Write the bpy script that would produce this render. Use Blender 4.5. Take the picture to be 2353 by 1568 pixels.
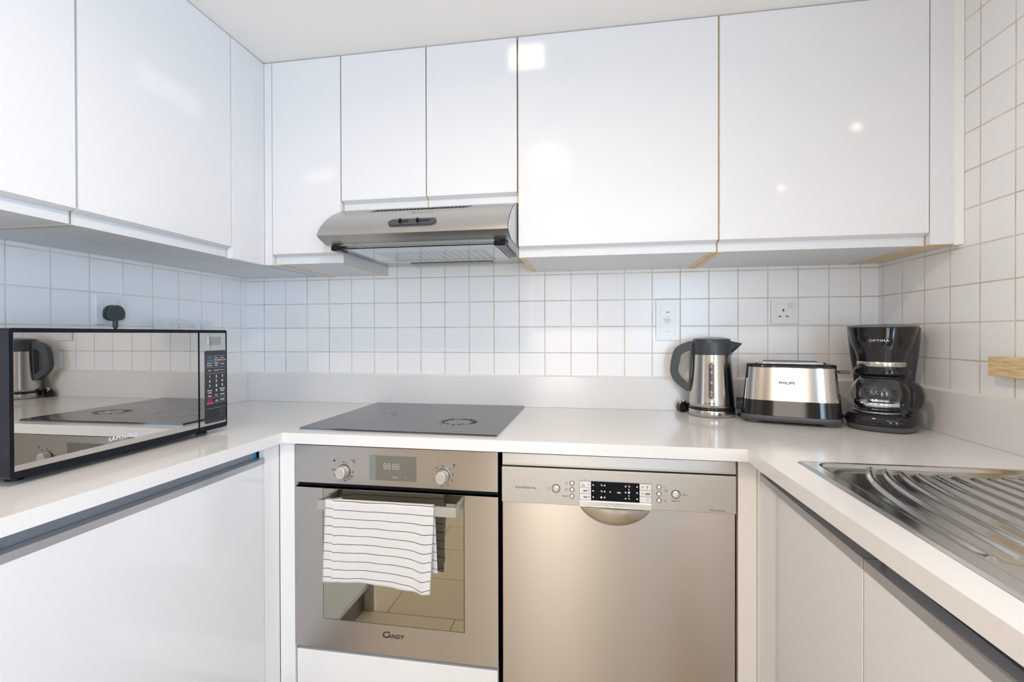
import bpy, bmesh, math, random
from mathutils import Vector, Matrix

for _o in list(bpy.data.objects):
    bpy.data.objects.remove(_o)
SC = bpy.context.scene
COL = SC.collection
R = math.radians
rnd = random.Random(7)

# ------------------------------------------------------------------ camera
FPX = 1069.39
YAW, PIT, ROL = 0.16065, -0.0055, -0.0024
PPX, PPY = 7.7, -9.41                      # principal point, from the image centre
CAM = Vector((1.4560, -1.7889, 1.1807))
_r = Vector((math.cos(YAW), math.sin(YAW), 0))
_f = Vector((-math.sin(YAW) * math.cos(PIT), math.cos(YAW) * math.cos(PIT), math.sin(PIT)))
_u = _r.cross(_f)
RT = _r * math.cos(ROL) + _u * math.sin(ROL)
UP = _u * math.cos(ROL) - _r * math.sin(ROL)
cd = bpy.data.cameras.new('camera')
cd.sensor_width = 36.0
cd.lens = FPX / 2353 * 36
cd.shift_x = -PPX / 2353
cd.shift_y = PPY / 2353
cd.clip_start = 0.02
cam = bpy.data.objects.new('camera', cd)
COL.objects.link(cam)
M = Matrix((RT, UP, -_f)).transposed().to_4x4()
M.translation = CAM
cam.matrix_world = M
SC.camera = cam


def hit(px, py, ax, val):
    """World point where the sight line of photo pixel (px, py) meets the plane axis=val (used to measure)."""
    d = _f + RT * ((px - 1176.5 - PPX) / FPX) + UP * ((784 + PPY - py) / FPX)
    t = (val - CAM[ax]) / d[ax]
    return CAM + d * t


# ------------------------------------------------------------------ view, world, lights
SC.view_settings.view_transform = 'Standard'
SC.view_settings.look = 'None'
SC.view_settings.gamma = 1
SC.view_settings.use_curve_mapping = False
SC.view_settings.exposure = -0.72
try:
    SC.cycles.use_denoising = True
    SC.cycles.max_bounces = 12
    SC.cycles.diffuse_bounces = 6
    SC.cycles.glossy_bounces = 6
    SC.cycles.transmission_bounces = 10
    SC.cycles.transparent_max_bounces = 12
    SC.cycles.sample_clamp_indirect = 6
    SC.cycles.caustics_reflective = True
except Exception:
    pass
W = bpy.data.worlds.new('world')
SC.world = W
W.use_nodes = True
W.node_tree.nodes['Background'].inputs[0].default_value = (0.62, 0.80, 1.0, 1)
W.node_tree.nodes['Background'].inputs[1].default_value = 1.4


def area_light(name, loc, target, sx, sy, power, color, spread=180):
    l = bpy.data.lights.new(name, 'AREA')
    l.shape = 'RECTANGLE'
    l.size, l.size_y = sx, sy
    l.energy = power
    l.color = color
    l.spread = R(spread)
    o = bpy.data.objects.new(name, l)
    COL.objects.link(o)
    o.location = loc
    o.rotation_euler = (Vector(target) - Vector(loc)).to_track_quat('-Z', 'Y').to_euler()
    return o


WARM = (1.0, 0.76, 0.56)
COOL = (0.50, 0.73, 1.0)
area_light('daylight', (2.72, -3.1, 1.2), (0.2, -0.9, 1.1), 1.6, 1.3, 135, COOL)
area_light('added_rear_fill', (1.06, -4.42, 0.98), (1.15, 0, 0.98), 0.62, 1.85, 33, (1.0, 0.86, 0.71))  # fill light added behind the camera to brighten the tiles under the cupboards
DOWNLIGHTS = [(1.24, -1.36), (1.24, -2.75), (1.24, -3.7)]
for (_x, _y), _p in zip(DOWNLIGHTS, (13, 8, 5)):
    area_light('downlight_lamp', (_x, _y, 2.085), (_x, _y, 0), 0.09, 0.09, _p, WARM, 170)
# added narrow lights without fixtures, imitating stray glints on the cupboard doors
for _s, _t, _w, _h, _p in (((1.62, -1.95, 2.02), (1.262, -0.365, 2.035), 0.105, 0.075, 0.022), ((1.80, -1.9, 2.0), (0.365, -0.720, 1.825), 0.15, 0.06, 0.005),
                           ((1.5, -1.95, 1.98), (0.569, -0.365, 1.7075), 0.09, 0.04, 0.0028),
                           ((1.7, -1.9, 2.0), (2.1818, -0.365, 1.7518), 0.020, 0.009, 0.0013), ((1.7, -1.9, 2.0), (1.9889, -0.365, 1.5939), 0.014, 0.004, 0.0006)):
    area_light('added_glint_light', _s, _t, _w, _h, _p, (1.0, 0.9, 0.78), 1.2)


# ------------------------------------------------------------------ materials
def mat(name, col, rough=0.5, metal=0.0, **k):
    m = bpy.data.materials.new(name)
    m.use_nodes = True
    b = m.node_tree.nodes['Principled BSDF']
    b.inputs['Base Color'].default_value = (*col, 1)
    b.inputs['Roughness'].default_value = rough
    b.inputs['Metallic'].default_value = metal
    for a, v in k.items():
        b.inputs[a.replace('_', ' ')].default_value = v
    return m


def nd(m, t, **k):
    n = m.node_tree.nodes.new(t)
    for a, v in k.items():
        if a.startswith('i_'):
            n.inputs[a[2:].replace('_', ' ')].default_value = v
        else:
            setattr(n, a, v)
    return n


def lk(m, a, b):
    m.node_tree.links.new(a, b)


def bsdf(m):
    return m.node_tree.nodes['Principled BSDF']


def mottled(m, scale, c1, c2, bump=0.0, coord='Object', stretch=(1, 1, 1), bscale=None):
    tc = nd(m, 'ShaderNodeTexCoord')
    mp = nd(m, 'ShaderNodeMapping')
    mp.inputs['Scale'].default_value = stretch
    lk(m, tc.outputs[coord], mp.inputs[0])
    n = nd(m, 'ShaderNodeTexNoise', i_Scale=scale, i_Detail=3.0)
    lk(m, mp.outputs[0], n.inputs['Vector'])
    r = nd(m, 'ShaderNodeValToRGB')
    r.color_ramp.elements[0].position = 0.35
    r.color_ramp.elements[1].position = 0.65
    r.color_ramp.elements[0].color = (*c1, 1)
    r.color_ramp.elements[1].color = (*c2, 1)
    lk(m, n.outputs[0], r.inputs[0])
    lk(m, r.outputs[0], bsdf(m).inputs['Base Color'])
    if bump:
        b = nd(m, 'ShaderNodeBump', i_Strength=bump, i_Distance=0.001)
        if bscale:
            n = nd(m, 'ShaderNodeTexNoise', i_Scale=bscale)
            lk(m, mp.outputs[0], n.inputs['Vector'])
        lk(m, n.outputs[0], b.inputs['Height'])
        lk(m, b.outputs[0], bsdf(m).inputs['Normal'])
    return m


LACQ = mat('white_lacquer', (0.85, 0.85, 0.86), 0.10)
mottled(LACQ, 1.5, (0.765, 0.765, 0.775), (0.78, 0.78, 0.79), 0.03, bscale=5)
LACQ_EDGE = mat('white_lacquer_edge', (0.84, 0.84, 0.84), 0.3)
CARC = mat('white_melamine', (0.70, 0.72, 0.74), 0.4)
BAND = mat('tan_edge_band', (0.66, 0.53, 0.34), 0.6)
mottled(BAND, 30, (0.72, 0.57, 0.34), (0.82, 0.68, 0.45))
BAND_PALE_LIT = mat('pale_lit_edge_band', (0.62, 0.60, 0.55), 0.6)  # pale front edge; also greys the tan to paint in the left run's blue light
STONE = mat('white_worktop', (0.86, 0.84, 0.83), 0.14)
mottled(STONE, 60, (0.79, 0.775, 0.76), (0.80, 0.785, 0.77))
CEIL = mat('ceiling_paint', (0.92, 0.905, 0.88), 0.8)
PAINT = mat('wall_paint', (0.80, 0.78, 0.75), 0.7)
TAUPE = mat('taupe_wall_paint', (0.50, 0.42, 0.34), 0.7)
PANEL = mat('white_panel', (0.82, 0.81, 0.80), 0.22)


def tile_mat(name, offs, axes, g1=(0.58, 0.52, 0.41), g2=(0.74, 0.71, 0.64)):
    m = mat(name, (0.8, 0.8, 0.82), 0.22)
    tc = nd(m, 'ShaderNodeTexCoord')
    sp = nd(m, 'ShaderNodeSeparateXYZ')
    cb = nd(m, 'ShaderNodeCombineXYZ')
    lk(m, tc.outputs['Object'], sp.inputs[0])
    for i in range(2):
        a = nd(m, 'ShaderNodeMath', operation='ADD')
        a.inputs[1].default_value = offs[i]
        lk(m, sp.outputs[axes[i]], a.inputs[0])
        lk(m, a.outputs[0], cb.inputs[i])
    br = nd(m, 'ShaderNodeTexBrick', i_Scale=1.0)
    br.offset = 0.0
    br.squash = 1.0
    br.inputs['Brick Width'].default_value = 0.1
    br.inputs['Row Height'].default_value = 0.1
    br.inputs['Mortar Size'].default_value = 0.0021
    br.inputs['Mortar Smooth'].default_value = 0.25
    br.inputs['Bias'].default_value = 0.0
    br.inputs['Color1'].default_value = (0.90, 0.90, 0.91, 1)
    br.inputs['Color2'].default_value = (0.925, 0.925, 0.93, 1)
    lk(m, cb.outputs[0], br.inputs['Vector'])
    n = nd(m, 'ShaderNodeTexNoise', i_Scale=9.0, i_Detail=4.0)
    lk(m, tc.outputs['Object'], n.inputs['Vector'])
    r = nd(m, 'ShaderNodeValToRGB')
    r.color_ramp.elements[0].position = 0.38
    r.color_ramp.elements[1].position = 0.62
    r.color_ramp.elements[0].color = (*g1, 1)
    r.color_ramp.elements[1].color = (*g2, 1)
    lk(m, n.outputs[0], r.inputs[0])
    lk(m, r.outputs[0], br.inputs['Mortar'])
    lk(m, br.outputs['Color'], bsdf(m).inputs['Base Color'])
    ad = nd(m, 'ShaderNodeMath', operation='MULTIPLY_ADD')
    ad.inputs[1].default_value = 0.6
    ad.inputs[2].default_value = 0.26
    lk(m, br.outputs['Fac'], ad.inputs[0])
    lk(m, ad.outputs[0], bsdf(m).inputs['Roughness'])
    inv = nd(m, 'ShaderNodeMath', operation='SUBTRACT')
    inv.inputs[0].default_value = 1.0
    lk(m, br.outputs['Fac'], inv.inputs[1])
    b = nd(m, 'ShaderNodeBump', i_Strength=0.5, i_Distance=0.0012)
    lk(m, inv.outputs[0], b.inputs['Height'])
    lk(m, b.outputs[0], bsdf(m).inputs['Normal'])
    return m


def floor_mat():
    m = mat('floor_tiles', (0.5, 0.42, 0.30), 0.3)
    tc = nd(m, 'ShaderNodeTexCoord')
    br = nd(m, 'ShaderNodeTexBrick', i_Scale=1.0)
    br.offset = 0.5
    for a, v in (('Brick Width', 0.6), ('Row Height', 0.3), ('Mortar Size', 0.002), ('Mortar Smooth', 0.1)):
        br.inputs[a].default_value = v
    br.inputs['Color1'].default_value = (0.56, 0.47, 0.34, 1)
    br.inputs['Color2'].default_value = (0.60, 0.51, 0.38, 1)
    br.inputs['Mortar'].default_value = (0.16, 0.13, 0.09, 1)
    lk(m, tc.outputs['Object'], br.inputs['Vector'])
    lk(m, br.outputs['Color'], bsdf(m).inputs['Base Color'])
    return m


def steel(name, col, rough, aniso=0.7, streak=(3, 3, 400), tangent='Z', bump=0.02):
    m = mat(name, col, rough, 1.0, Anisotropic=aniso, Anisotropic_Rotation=0.25)
    ge = nd(m, 'ShaderNodeNewGeometry')
    t = nd(m, 'ShaderNodeVectorMath', operation='CROSS_PRODUCT')
    t.inputs[1].default_value = (0, 0, 1) if tangent == 'Z' else (0, -0.7, 0.7)
    lk(m, ge.outputs['Normal'], t.inputs[0])
    lk(m, t.outputs[0], bsdf(m).inputs['Tangent'])
    tc = nd(m, 'ShaderNodeTexCoord')
    mp = nd(m, 'ShaderNodeMapping')
    mp.inputs['Scale'].default_value = streak
    lk(m, tc.outputs['Object'], mp.inputs[0])
    n = nd(m, 'ShaderNodeTexNoise', i_Scale=4.0, i_Detail=2.0)
    lk(m, mp.outputs[0], n.inputs['Vector'])
    b = nd(m, 'ShaderNodeBump', i_Strength=bump, i_Distance=0.001)
    lk(m, n.outputs[0], b.inputs['Height'])
    lk(m, b.outputs[0], bsdf(m).inputs['Normal'])
    return m


STEEL = steel('brushed_steel', (0.53, 0.50, 0.475), 0.30, 0.8)
STEEL_HOOD = steel('brushed_steel_hood', (0.56, 0.54, 0.51), 0.34, 0.5, (2, 300, 300), 'Z', 0.03)
STEEL_MATT = mat('silver_panel', (0.52, 0.505, 0.48), 0.38, 0.75)
STEEL_KET = steel('polished_steel', (0.57, 0.54, 0.50), 0.24, 0.85, (3, 3, 500), 'Z', 0.02)
STEEL_SINK = mat('sink_steel', (0.60, 0.59, 0.57), 0.13, 1.0)
CHROME = mat('chrome', (0.85, 0.85, 0.86), 0.05, 1.0)
ALU = mat('aluminium_strip', (0.50, 0.50, 0.53), 0.35, 0.6)
ALU_BACK = mat('aluminium_recess', (0.33, 0.36, 0.40), 0.4, 0.6)
MIRROR = mat('mirror_glass', (0.57, 0.56, 0.545), 0.01, 1.0)
OVEN_GLASS = mat('oven_mirror_glass', (0.44, 0.42, 0.35), 0.02, 1.0)
BLACK = mat('gloss_black', (0.012, 0.012, 0.014), 0.06)
BLACK_NAVY = mat('satin_black_frame', (0.007, 0.007, 0.012), 0.14, 0.0, Specular_IOR_Level=0.2)
BLACK_SOFT = mat('soft_black', (0.010, 0.010, 0.012), 0.35, 0.0, Specular_IOR_Level=0.2)
GREY_PL = mat('charcoal_plastic', (0.042, 0.050, 0.060), 0.36)
GREY_BASE = mat('dark_grey_plastic', (0.09, 0.085, 0.085), 0.4)
CER_GLASS = mat('ceramic_glass', (0.035, 0.042, 0.052), 0.06, 0.0, IOR=1.7)
DISPLAY = mat('display_glass', (0.004, 0.005, 0.007), 0.05, 0.0, Specular_IOR_Level=0.15)
WHITE_PL = mat('white_plastic', (0.84, 0.84, 0.84), 0.25)
WHITE_PL2 = mat('offwhite_plastic', (0.72, 0.71, 0.69), 0.3)
KNOB = mat('champagne_knob', (0.56, 0.53, 0.48), 0.32, 0.55)
INK = mat('dark_print', (0.03, 0.03, 0.035), 0.6)
INK_GREY = mat('grey_print', (0.42, 0.43, 0.45), 0.6)
INK_WHITE = mat('white_print', (0.85, 0.85, 0.88), 0.5)
INK_BLUE = mat('blue_print', (0.12, 0.42, 0.75), 0.5)
INK_RED = mat('red_print', (0.80, 0.06, 0.12), 0.5)
INK_AMBER = mat('pale_display_print', (0.60, 0.50, 0.42), 0.5)
RED_LAMP = mat('red_neon', (0.35, 0.02, 0.02), 0.2)
BLUE_FILM = mat('blue_film', (0.02, 0.32, 0.55), 0.3)
PLASTIC_CLEAR = mat('frosted_clear', (0.93, 0.95, 0.97), 0.12, 0.0, Alpha=0.35)
GLASS = mat('clear_glass', (1, 1, 1), 0.0, 0.0, Transmission_Weight=1.0, IOR=1.45)
GLASS_G = mat('greenish_glass', (0.94, 0.99, 0.975), 0.02, 0.0, Transmission_Weight=1.0, IOR=1.45)
CAULK = mat('white_sealant', (0.85, 0.84, 0.80), 0.5)
CABLE = mat('black_cable', (0.015, 0.015, 0.015), 0.4)
BROWN = mat('brown_plinth', (0.20, 0.16, 0.13), 0.35, 0.3)

WOOD = mat('light_wood', (0.72, 0.53, 0.28), 0.4)
mottled(WOOD, 30, (0.60, 0.42, 0.20), (0.80, 0.62, 0.36), 0.1, stretch=(1, 1, 9))

EMIT = bpy.data.materials.new('lamp_glow')
EMIT.use_nodes = True
bsdf(EMIT).inputs['Emission Color'].default_value = (1, 0.86, 0.68, 1)
bsdf(EMIT).inputs['Emission Strength'].default_value = 60


def towel_mat():
    m = mat('striped_cotton', (0.85, 0.83, 0.81), 0.9, 0.0, Sheen_Weight=0.3)
    tc = nd(m, 'ShaderNodeTexCoord')
    sp = nd(m, 'ShaderNodeSeparateXYZ')
    lk(m, tc.outputs['UV'], sp.inputs[0])
    n = nd(m, 'ShaderNodeTexNoise', i_Scale=14.0, i_Detail=2.0)
    lk(m, tc.outputs['UV'], n.inputs['Vector'])
    w = nd(m, 'ShaderNodeMath', operation='MULTIPLY_ADD')
    w.inputs[1].default_value = 0.005
    lk(m, n.outputs[0], w.inputs[0])
    lk(m, sp.outputs[1], w.inputs[2])
    d = nd(m, 'ShaderNodeMath', operation='MULTIPLY')
    d.inputs[1].default_value = 1 / 0.0234
    lk(m, w.outputs[0], d.inputs[0])
    f = nd(m, 'ShaderNodeMath', operation='FRACT')
    lk(m, d.outputs[0], f.inputs[0])
    l = nd(m, 'ShaderNodeMath', operation='LESS_THAN')
    l.inputs[1].default_value = 0.075
    lk(m, f.outputs[0], l.inputs[0])
    mx = nd(m, 'ShaderNodeMix', data_type='RGBA')
    mx.inputs[6].default_value = (0.68, 0.65, 0.625, 1)
    mx.inputs[7].default_value = (0.045, 0.05, 0.09, 1)
    lk(m, l.outputs[0], mx.inputs[0])
    lk(m, mx.outputs[2], bsdf(m).inputs['Base Color'])
    wv = nd(m, 'ShaderNodeTexNoise', i_Scale=900.0)
    lk(m, tc.outputs['UV'], wv.inputs['Vector'])
    b = nd(m, 'ShaderNodeBump', i_Strength=0.35, i_Distance=0.0006)
    lk(m, wv.outputs[0], b.inputs['Height'])
    lk(m, b.outputs[0], bsdf(m).inputs['Normal'])
    return m


def mesh_filter_mat():
    m = mat('perforated_filter', (0.05, 0.05, 0.05), 0.6, 0.0)
    tc = nd(m, 'ShaderNodeTexCoord')
    v = nd(m, 'ShaderNodeTexVoronoi', i_Scale=330.0)
    v.inputs['Randomness'].default_value = 0.1
    lk(m, tc.outputs['Object'], v.inputs['Vector'])
    r = nd(m, 'ShaderNodeValToRGB')
    r.color_ramp.elements[0].position = 0.25
    r.color_ramp.elements[1].position = 0.4
    r.color_ramp.elements[0].color = (0.02, 0.02, 0.02, 1)
    r.color_ramp.elements[1].color = (0.06, 0.06, 0.06, 1)
    lk(m, v.outputs['Distance'], r.inputs[0])
    lk(m, r.outputs[0], bsdf(m).inputs['Base Color'])
    return m


TOWEL = towel_mat()
FILTER = mesh_filter_mat()
FLOOR = floor_mat()


# ------------------------------------------------------------------ scene helpers
def empty(name, loc, rz=0.0, label=None, cat=None, group=None, kind=None):
    o = bpy.data.objects.new(name, None)
    o.empty_display_size = 0.05
    COL.objects.link(o)
    o.location = loc
    o.rotation_euler = (0, 0, rz)
    tag(o, label, cat, group, kind)
    return o


def tag(o, label=None, cat=None, group=None, kind=None):
    for k, v in (('label', label), ('category', cat), ('group', group), ('kind', kind)):
        if v:
            o[k] = v
    return o


def gmat(o):
    m = Matrix.Translation(o.location) @ o.rotation_euler.to_matrix().to_4x4()
    return gmat(o.parent) @ m if o.parent else m


class MB:
    """Collects shapes, then links them as ONE mesh object."""

    def __init__(s):
        s.v, s.f, s.sm = [], [], []

    def add(s, vs, fs, smooth=False):
        b = len(s.v)
        s.v += [tuple(p) for p in vs]
        s.f += [tuple(b + i for i in f) for f in fs]
        s.sm += [smooth] * len(fs)
        return s

    def box(s, x0, x1, y0, y1, z0, z1, bev=0.0, seg=2):
        bm = bmesh.new()
        bmesh.ops.create_cube(bm, size=1)
        for v in bm.verts:
            v.co = ((x0 + x1) / 2 + v.co.x * (x1 - x0), (y0 + y1) / 2 + v.co.y * (y1 - y0), (z0 + z1) / 2 + v.co.z * (z1 - z0))
        if bev:
            bmesh.ops.bevel(bm, geom=list(bm.edges), offset=bev, segments=seg, affect='EDGES', profile=0.5)
        return s.bm(bm, False)

    def bm(s, bm, smooth):
        bm.verts.ensure_lookup_table()
        bm.verts.index_update()
        s.add([v.co.copy() for v in bm.verts], [[v.index for v in f.verts] for f in bm.faces], smooth)
        bm.free()
        return s

    def prism(s, fr, pts, d0, d1, hole=None, smooth=False, cap=True):
        """2-D outline extruded along the frame's normal; hole needs as many points as pts."""
        o, u, v = (Vector(a) for a in fr)
        n = u.cross(v)
        P = lambda p, d: o + u * p[0] + v * p[1] + n * d
        k = len(pts)
        A = [P(p, d0) for p in pts] + [P(p, d1) for p in pts]
        side = [(i, (i + 1) % k, k + (i + 1) % k, k + i) for i in range(k)]
        if hole is None:
            s.add(A, side, smooth)
            if cap:
                s.add(A, [tuple(range(k, 2 * k)), tuple(reversed(range(k)))])
        else:
            B = [P(p, d0) for p in hole] + [P(p, d1) for p in hole]
            s.add(A, side, smooth)
            s.add(B, [tuple(reversed(q)) for q in side], smooth)
            C = A + B
            s.add(C, [(k + i, k + (i + 1) % k, 3 * k + (i + 1) % k, 3 * k + i) for i in range(k)])
            s.add(C, [((i + 1) % k, i, 2 * k + i, 2 * k + (i + 1) % k) for i in range(k)])
        return s

    def loft(s, rings, cap0=True, cap1=True, smooth=True, keep=None):
        k = len(rings[0])
        vs = [p for r in rings for p in r]
        fs = []
        for j in range(len(rings) - 1):
            for i in range(k):
                q = (j * k + i, j * k + (i + 1) % k, (j + 1) * k + (i + 1) % k, (j + 1) * k + i)
                if keep is None or keep([vs[a] for a in q]):
                    fs.append(q)
        s.add(vs, fs, smooth)
        if cap0:
            s.add(rings[0], [tuple(reversed(range(k)))])
        if cap1:
            s.add(rings[-1], [tuple(range(k))])
        return s

    def lathe(s, prof, c=(0, 0, 0), n=64, cap0=True, cap1=True, smooth=True, sx=1, sy=1):
        rings = [[(c[0] + r * sx * math.cos(2 * math.pi * i / n), c[1] + r * sy * math.sin(2 * math.pi * i / n), c[2] + z) for i in range(n)] for r, z in prof]
        return s.loft(rings, cap0, cap1, smooth)

    def tube(s, pts, r, n=10, cap=True):
        pts = [Vector(p) for p in pts]
        rings = []
        up = Vector((0, 0, 1))
        for i, p in enumerate(pts):
            t = (pts[min(i + 1, len(pts) - 1)] - pts[max(i - 1, 0)]).normalized()
            a = t.cross(up)
            if a.length < 1e-3:
                a = t.cross(Vector((1, 0, 0)))
            a.normalize()
            b = t.cross(a)
            rr = r[i] if isinstance(r, (list, tuple)) else r
            rings.append([p + (a * math.cos(2 * math.pi * j / n) + b * math.sin(2 * math.pi * j / n)) * rr for j in range(n)])
        return s.loft(rings, cap, cap)

    def cyl(s, fr, r, d0, d1, n=32, bev=0.0):
        o, u, v = (Vector(a) for a in fr)
        nn = u.cross(v)
        prof = [(r, d0), (r, d1 - bev), (r - bev, d1)] if bev else [(r, d0), (r, d1)]
        rings = [[o + nn * d + (u * math.cos(2 * math.pi * i / n) + v * math.sin(2 * math.pi * i / n)) * q for i in range(n)] for q, d in prof]
        return s.loft(rings)

    def text(s, fr, txt, size, align='CENTER', bold=0.0, d=0.0004, sx=1.0, shear=0.0, sp=1.0):
        c = bpy.data.curves.new('t', 'FONT')
        c.body = txt
        extra = (-bold, 0.0, bold) if 'M' in txt else (0.0,)
        bold = 0.0 if 'M' in txt else bold
        q_ = 50.0          # built large, then scaled down, so small letters fill cleanly
        c.size = size * q_
        c.align_x = align
        c.align_y = 'CENTER'
        c.offset = bold * q_
        c.shear = shear
        c.resolution_u = 3
        c.space_character = sp
        to = bpy.data.objects.new('t', c)
        COL.objects.link(to)
        bpy.context.view_layer.update()
        me = to.evaluated_get(bpy.context.evaluated_depsgraph_get()).to_mesh()
        o, u, v = (Vector(a) for a in fr)
        n = u.cross(v)
        vs = [o + u * (p.co.x / q_ * sx) + v * (p.co.y / q_) + n * d for p in me.vertices]
        fs = [list(f.vertices) for f in me.polygons]
        for i, e in enumerate(extra):
            s.add([p + u * e + n * 0.00004 * i for p in vs], fs)
        to.to_mesh_clear() if hasattr(to, 'to_mesh_clear') else None
        bpy.data.objects.remove(to)
        bpy.data.curves.remove(c)
        return s

    def map(s, fn):
        s.v = [tuple(fn(*p)) for p in s.v]
        return s

    def build(s, name, material, parent=None, local=False, bevel=0.0, uv=None, sub=0, seg=2):
        me = bpy.data.meshes.new(name)
        vs = s.v
        loc = Vector((0, 0, 0))
        if parent is not None and not local:
            im = gmat(parent).inverted()
            vs = [im @ Vector(p) for p in vs]
        if parent is None:
            xs = [p[0] for p in vs]; ys = [p[1] for p in vs]; zs = [p[2] for p in vs]
            if not local:
                loc = Vector(((min(xs) + max(xs)) / 2, (min(ys) + max(ys)) / 2, min(zs)))
                vs = [Vector(p) - loc for p in vs]
        me.from_pydata([tuple(p) for p in vs], [], s.f)
        me.update()
        for p, q in zip(me.polygons, s.sm):
            p.use_smooth = q
        if uv:
            l = me.uv_layers.new(name='UVMap')
            for lp in me.loops:
                l.data[lp.index].uv = uv[lp.vertex_index]
        me.materials.append(material)
        o = bpy.data.objects.new(name, me)
        COL.objects.link(o)
        o.location = loc
        if parent is not None:
            o.parent = parent
        if bevel:
            b = o.modifiers.new('bevel', 'BEVEL')
            b.width = bevel
            b.segments = seg
            b.limit_method = 'ANGLE'
            b.angle_limit = R(40)
        if sub:
            q = o.modifiers.new('sub', 'SUBSURF')
            q.levels = q.render_levels = sub
        return o


def rrect(cx, cy, w, h, r, n=5):
    pts = []
    for qx, qy, a0 in ((1, 1, 0), (-1, 1, 90), (-1, -1, 180), (1, -1, 270)):
        for i in range(n + 1):
            a = R(a0 + 90 * i / n)
            pts.append((cx + qx * (w / 2 - r) + r * math.cos(a), cy + qy * (h / 2 - r) + r * math.sin(a)))
    return pts


def rounded(pts, times=2):
    for _ in range(times):
        out = []
        for i, a in enumerate(pts):
            b = pts[(i + 1) % len(pts)]
            out += [(a[0] * .75 + b[0] * .25, a[1] * .75 + b[1] * .25), (a[0] * .25 + b[0] * .75, a[1] * .25 + b[1] * .75)]
        pts = out
    return pts


def circ(cx, cy, r, n=32):
    return [(cx + r * math.cos(2 * math.pi * i / n), cy + r * math.sin(2 * math.pi * i / n)) for i in range(n)]


def frY(x, y, z):      # frame facing the viewer (-y): u = +x, v = up
    return ((x, y, z), (1, 0, 0), (0, 0, 1))


def frX(x, y, z):      # facing +x
    return ((x, y, z), (0, 1, 0), (0, 0, 1))


def frXm(x, y, z):     # facing -x
    return ((x, y, z), (0, -1, 0), (0, 0, 1))


def frZ(x, y, z):      # facing up
    return ((x, y, z), (1, 0, 0), (0, 1, 0))


def ring(mb, fr, cx, cy, r0, r1, d=0.0004, n=48):
    return mb.prism(fr, circ(cx, cy, r1, n), 0, d, hole=circ(cx, cy, r0, n))


# ------------------------------------------------------------------ room shell
WX = 2.437       # room width
CZ = 2.101       # ceiling
ZA = 1.4094      # height of the top grout line that shows
YB = -4.3        # rear end of the room


def shell(name, mb, m):
    o = mb.build(name, m, None, local=True)
    o['kind'] = 'structure'
    return o


shell('floor', MB().box(-0.1, WX + 0.1, YB, 0.1, -0.08, 0.0), FLOOR)
shell('ceiling', MB().box(-0.1, WX + 0.1, YB, 0.1, CZ, CZ + 0.08), CEIL)
T_BACK = tile_mat('wall_tiles_back', (-0.08148 + 1.0, -ZA + 2.0), ('X', 'Z'))
T_LEFT = tile_mat('wall_tiles_left', (0.03628 + 6.0, -ZA + 2.0), ('Y', 'Z'), (0.68, 0.66, 0.60), (0.80, 0.79, 0.76))
T_RIGHT = tile_mat('wall_tiles_right', (0.02578 + 6.0, -ZA + 2.0), ('Y', 'Z'), (0.62, 0.50, 0.34), (0.76, 0.70, 0.60))
shell('wall_back', MB().box(-0.1, WX + 0.1, 0.0, 0.1, 0, CZ), T_BACK)
shell('wall_left', MB().box(-0.1, 0.0, -1.6, 0.0, 0, CZ), T_LEFT)
shell('wall_right', MB().box(WX, WX + 0.1, -1.9, 0.0, 0, CZ), T_RIGHT)
shell('wall_left_rear', MB().box(-0.1, 0.0, YB, -1.6, 0, CZ), TAUPE)
# the daylight window is in the right wall, behind the camera
shell('wall_right_rear', MB().box(WX, WX + 0.1, YB, -1.9, 0, 0.75).box(WX, WX + 0.1, YB, -1.9, 1.98, CZ)
      .box(WX, WX + 0.1, YB, -3.85, 0.75, 1.98).box(WX, WX + 0.1, -2.2, -1.9, 0.75, 1.98), PAINT)
shell('wall_rear', MB().box(-0.1, 0.68, YB - 0.1, YB, 0, CZ).box(1.44, WX + 0.1, YB - 0.1, YB, 0, CZ).box(0.68, 1.44, YB - 0.1, YB, 1.98, CZ), TAUPE)
gd = empty('added_door_1', (1.06, YB - 0.05, 0), kind='structure')  # unseen doorway, put in as an opening for the added rear fill light
fm = MB()
for a in (0.68, 1.39):
    fm.box(a, a + 0.05, YB - 0.08, YB - 0.02, 0, 1.98)
fm.box(0.68, 1.44, YB - 0.08, YB - 0.02, 0, 0.05).box(0.68, 1.44, YB - 0.08, YB - 0.02, 1.93, 1.98)
fm.build('door_frame', WHITE_PL, gd)
wf = empty('window_1', (WX + 0.05, -3.02, 0.75), kind='structure')
fm = MB()
for a, b in ((-3.85, -3.79), (-3.05, -2.99), (-2.26, -2.2)):
    fm.box(WX + 0.03, WX + 0.08, a, b, 0.75, 1.98)
fm.box(WX + 0.03, WX + 0.08, -3.85, -2.2, 0.75, 0.81).box(WX + 0.03, WX + 0.08, -3.85, -2.2, 1.92, 1.98)
fm.build('window_frame', WHITE_PL, wf)

# ------------------------------------------------------------------ ceiling lamps (behind the camera's view)
for i, (x, y) in enumerate(DOWNLIGHTS):
    t = empty('ceiling_downlight', (x, y, CZ), 0, ['square recessed ceiling lamp nearest the cooker, just above the viewer',
              'square recessed ceiling lamp in the middle of the ceiling', 'square recessed ceiling lamp farthest from the cooker'][i], 'ceiling lamp', 'square ceiling lamps')
    MB().prism(((x, y, CZ), (1, 0, 0), (0, -1, 0)), rrect(0, 0, 0.13, 0.13, 0.01), 0.0, 0.006, hole=rrect(0, 0, 0.10, 0.10, 0.006)).build('frame', WHITE_PL, t)
    MB().prism(((x, y, CZ), (1, 0, 0), (0, -1, 0)), rrect(0, 0, 0.098, 0.098, 0.006), 0.0, 0.002).build('diffuser', EMIT, t)

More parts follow.
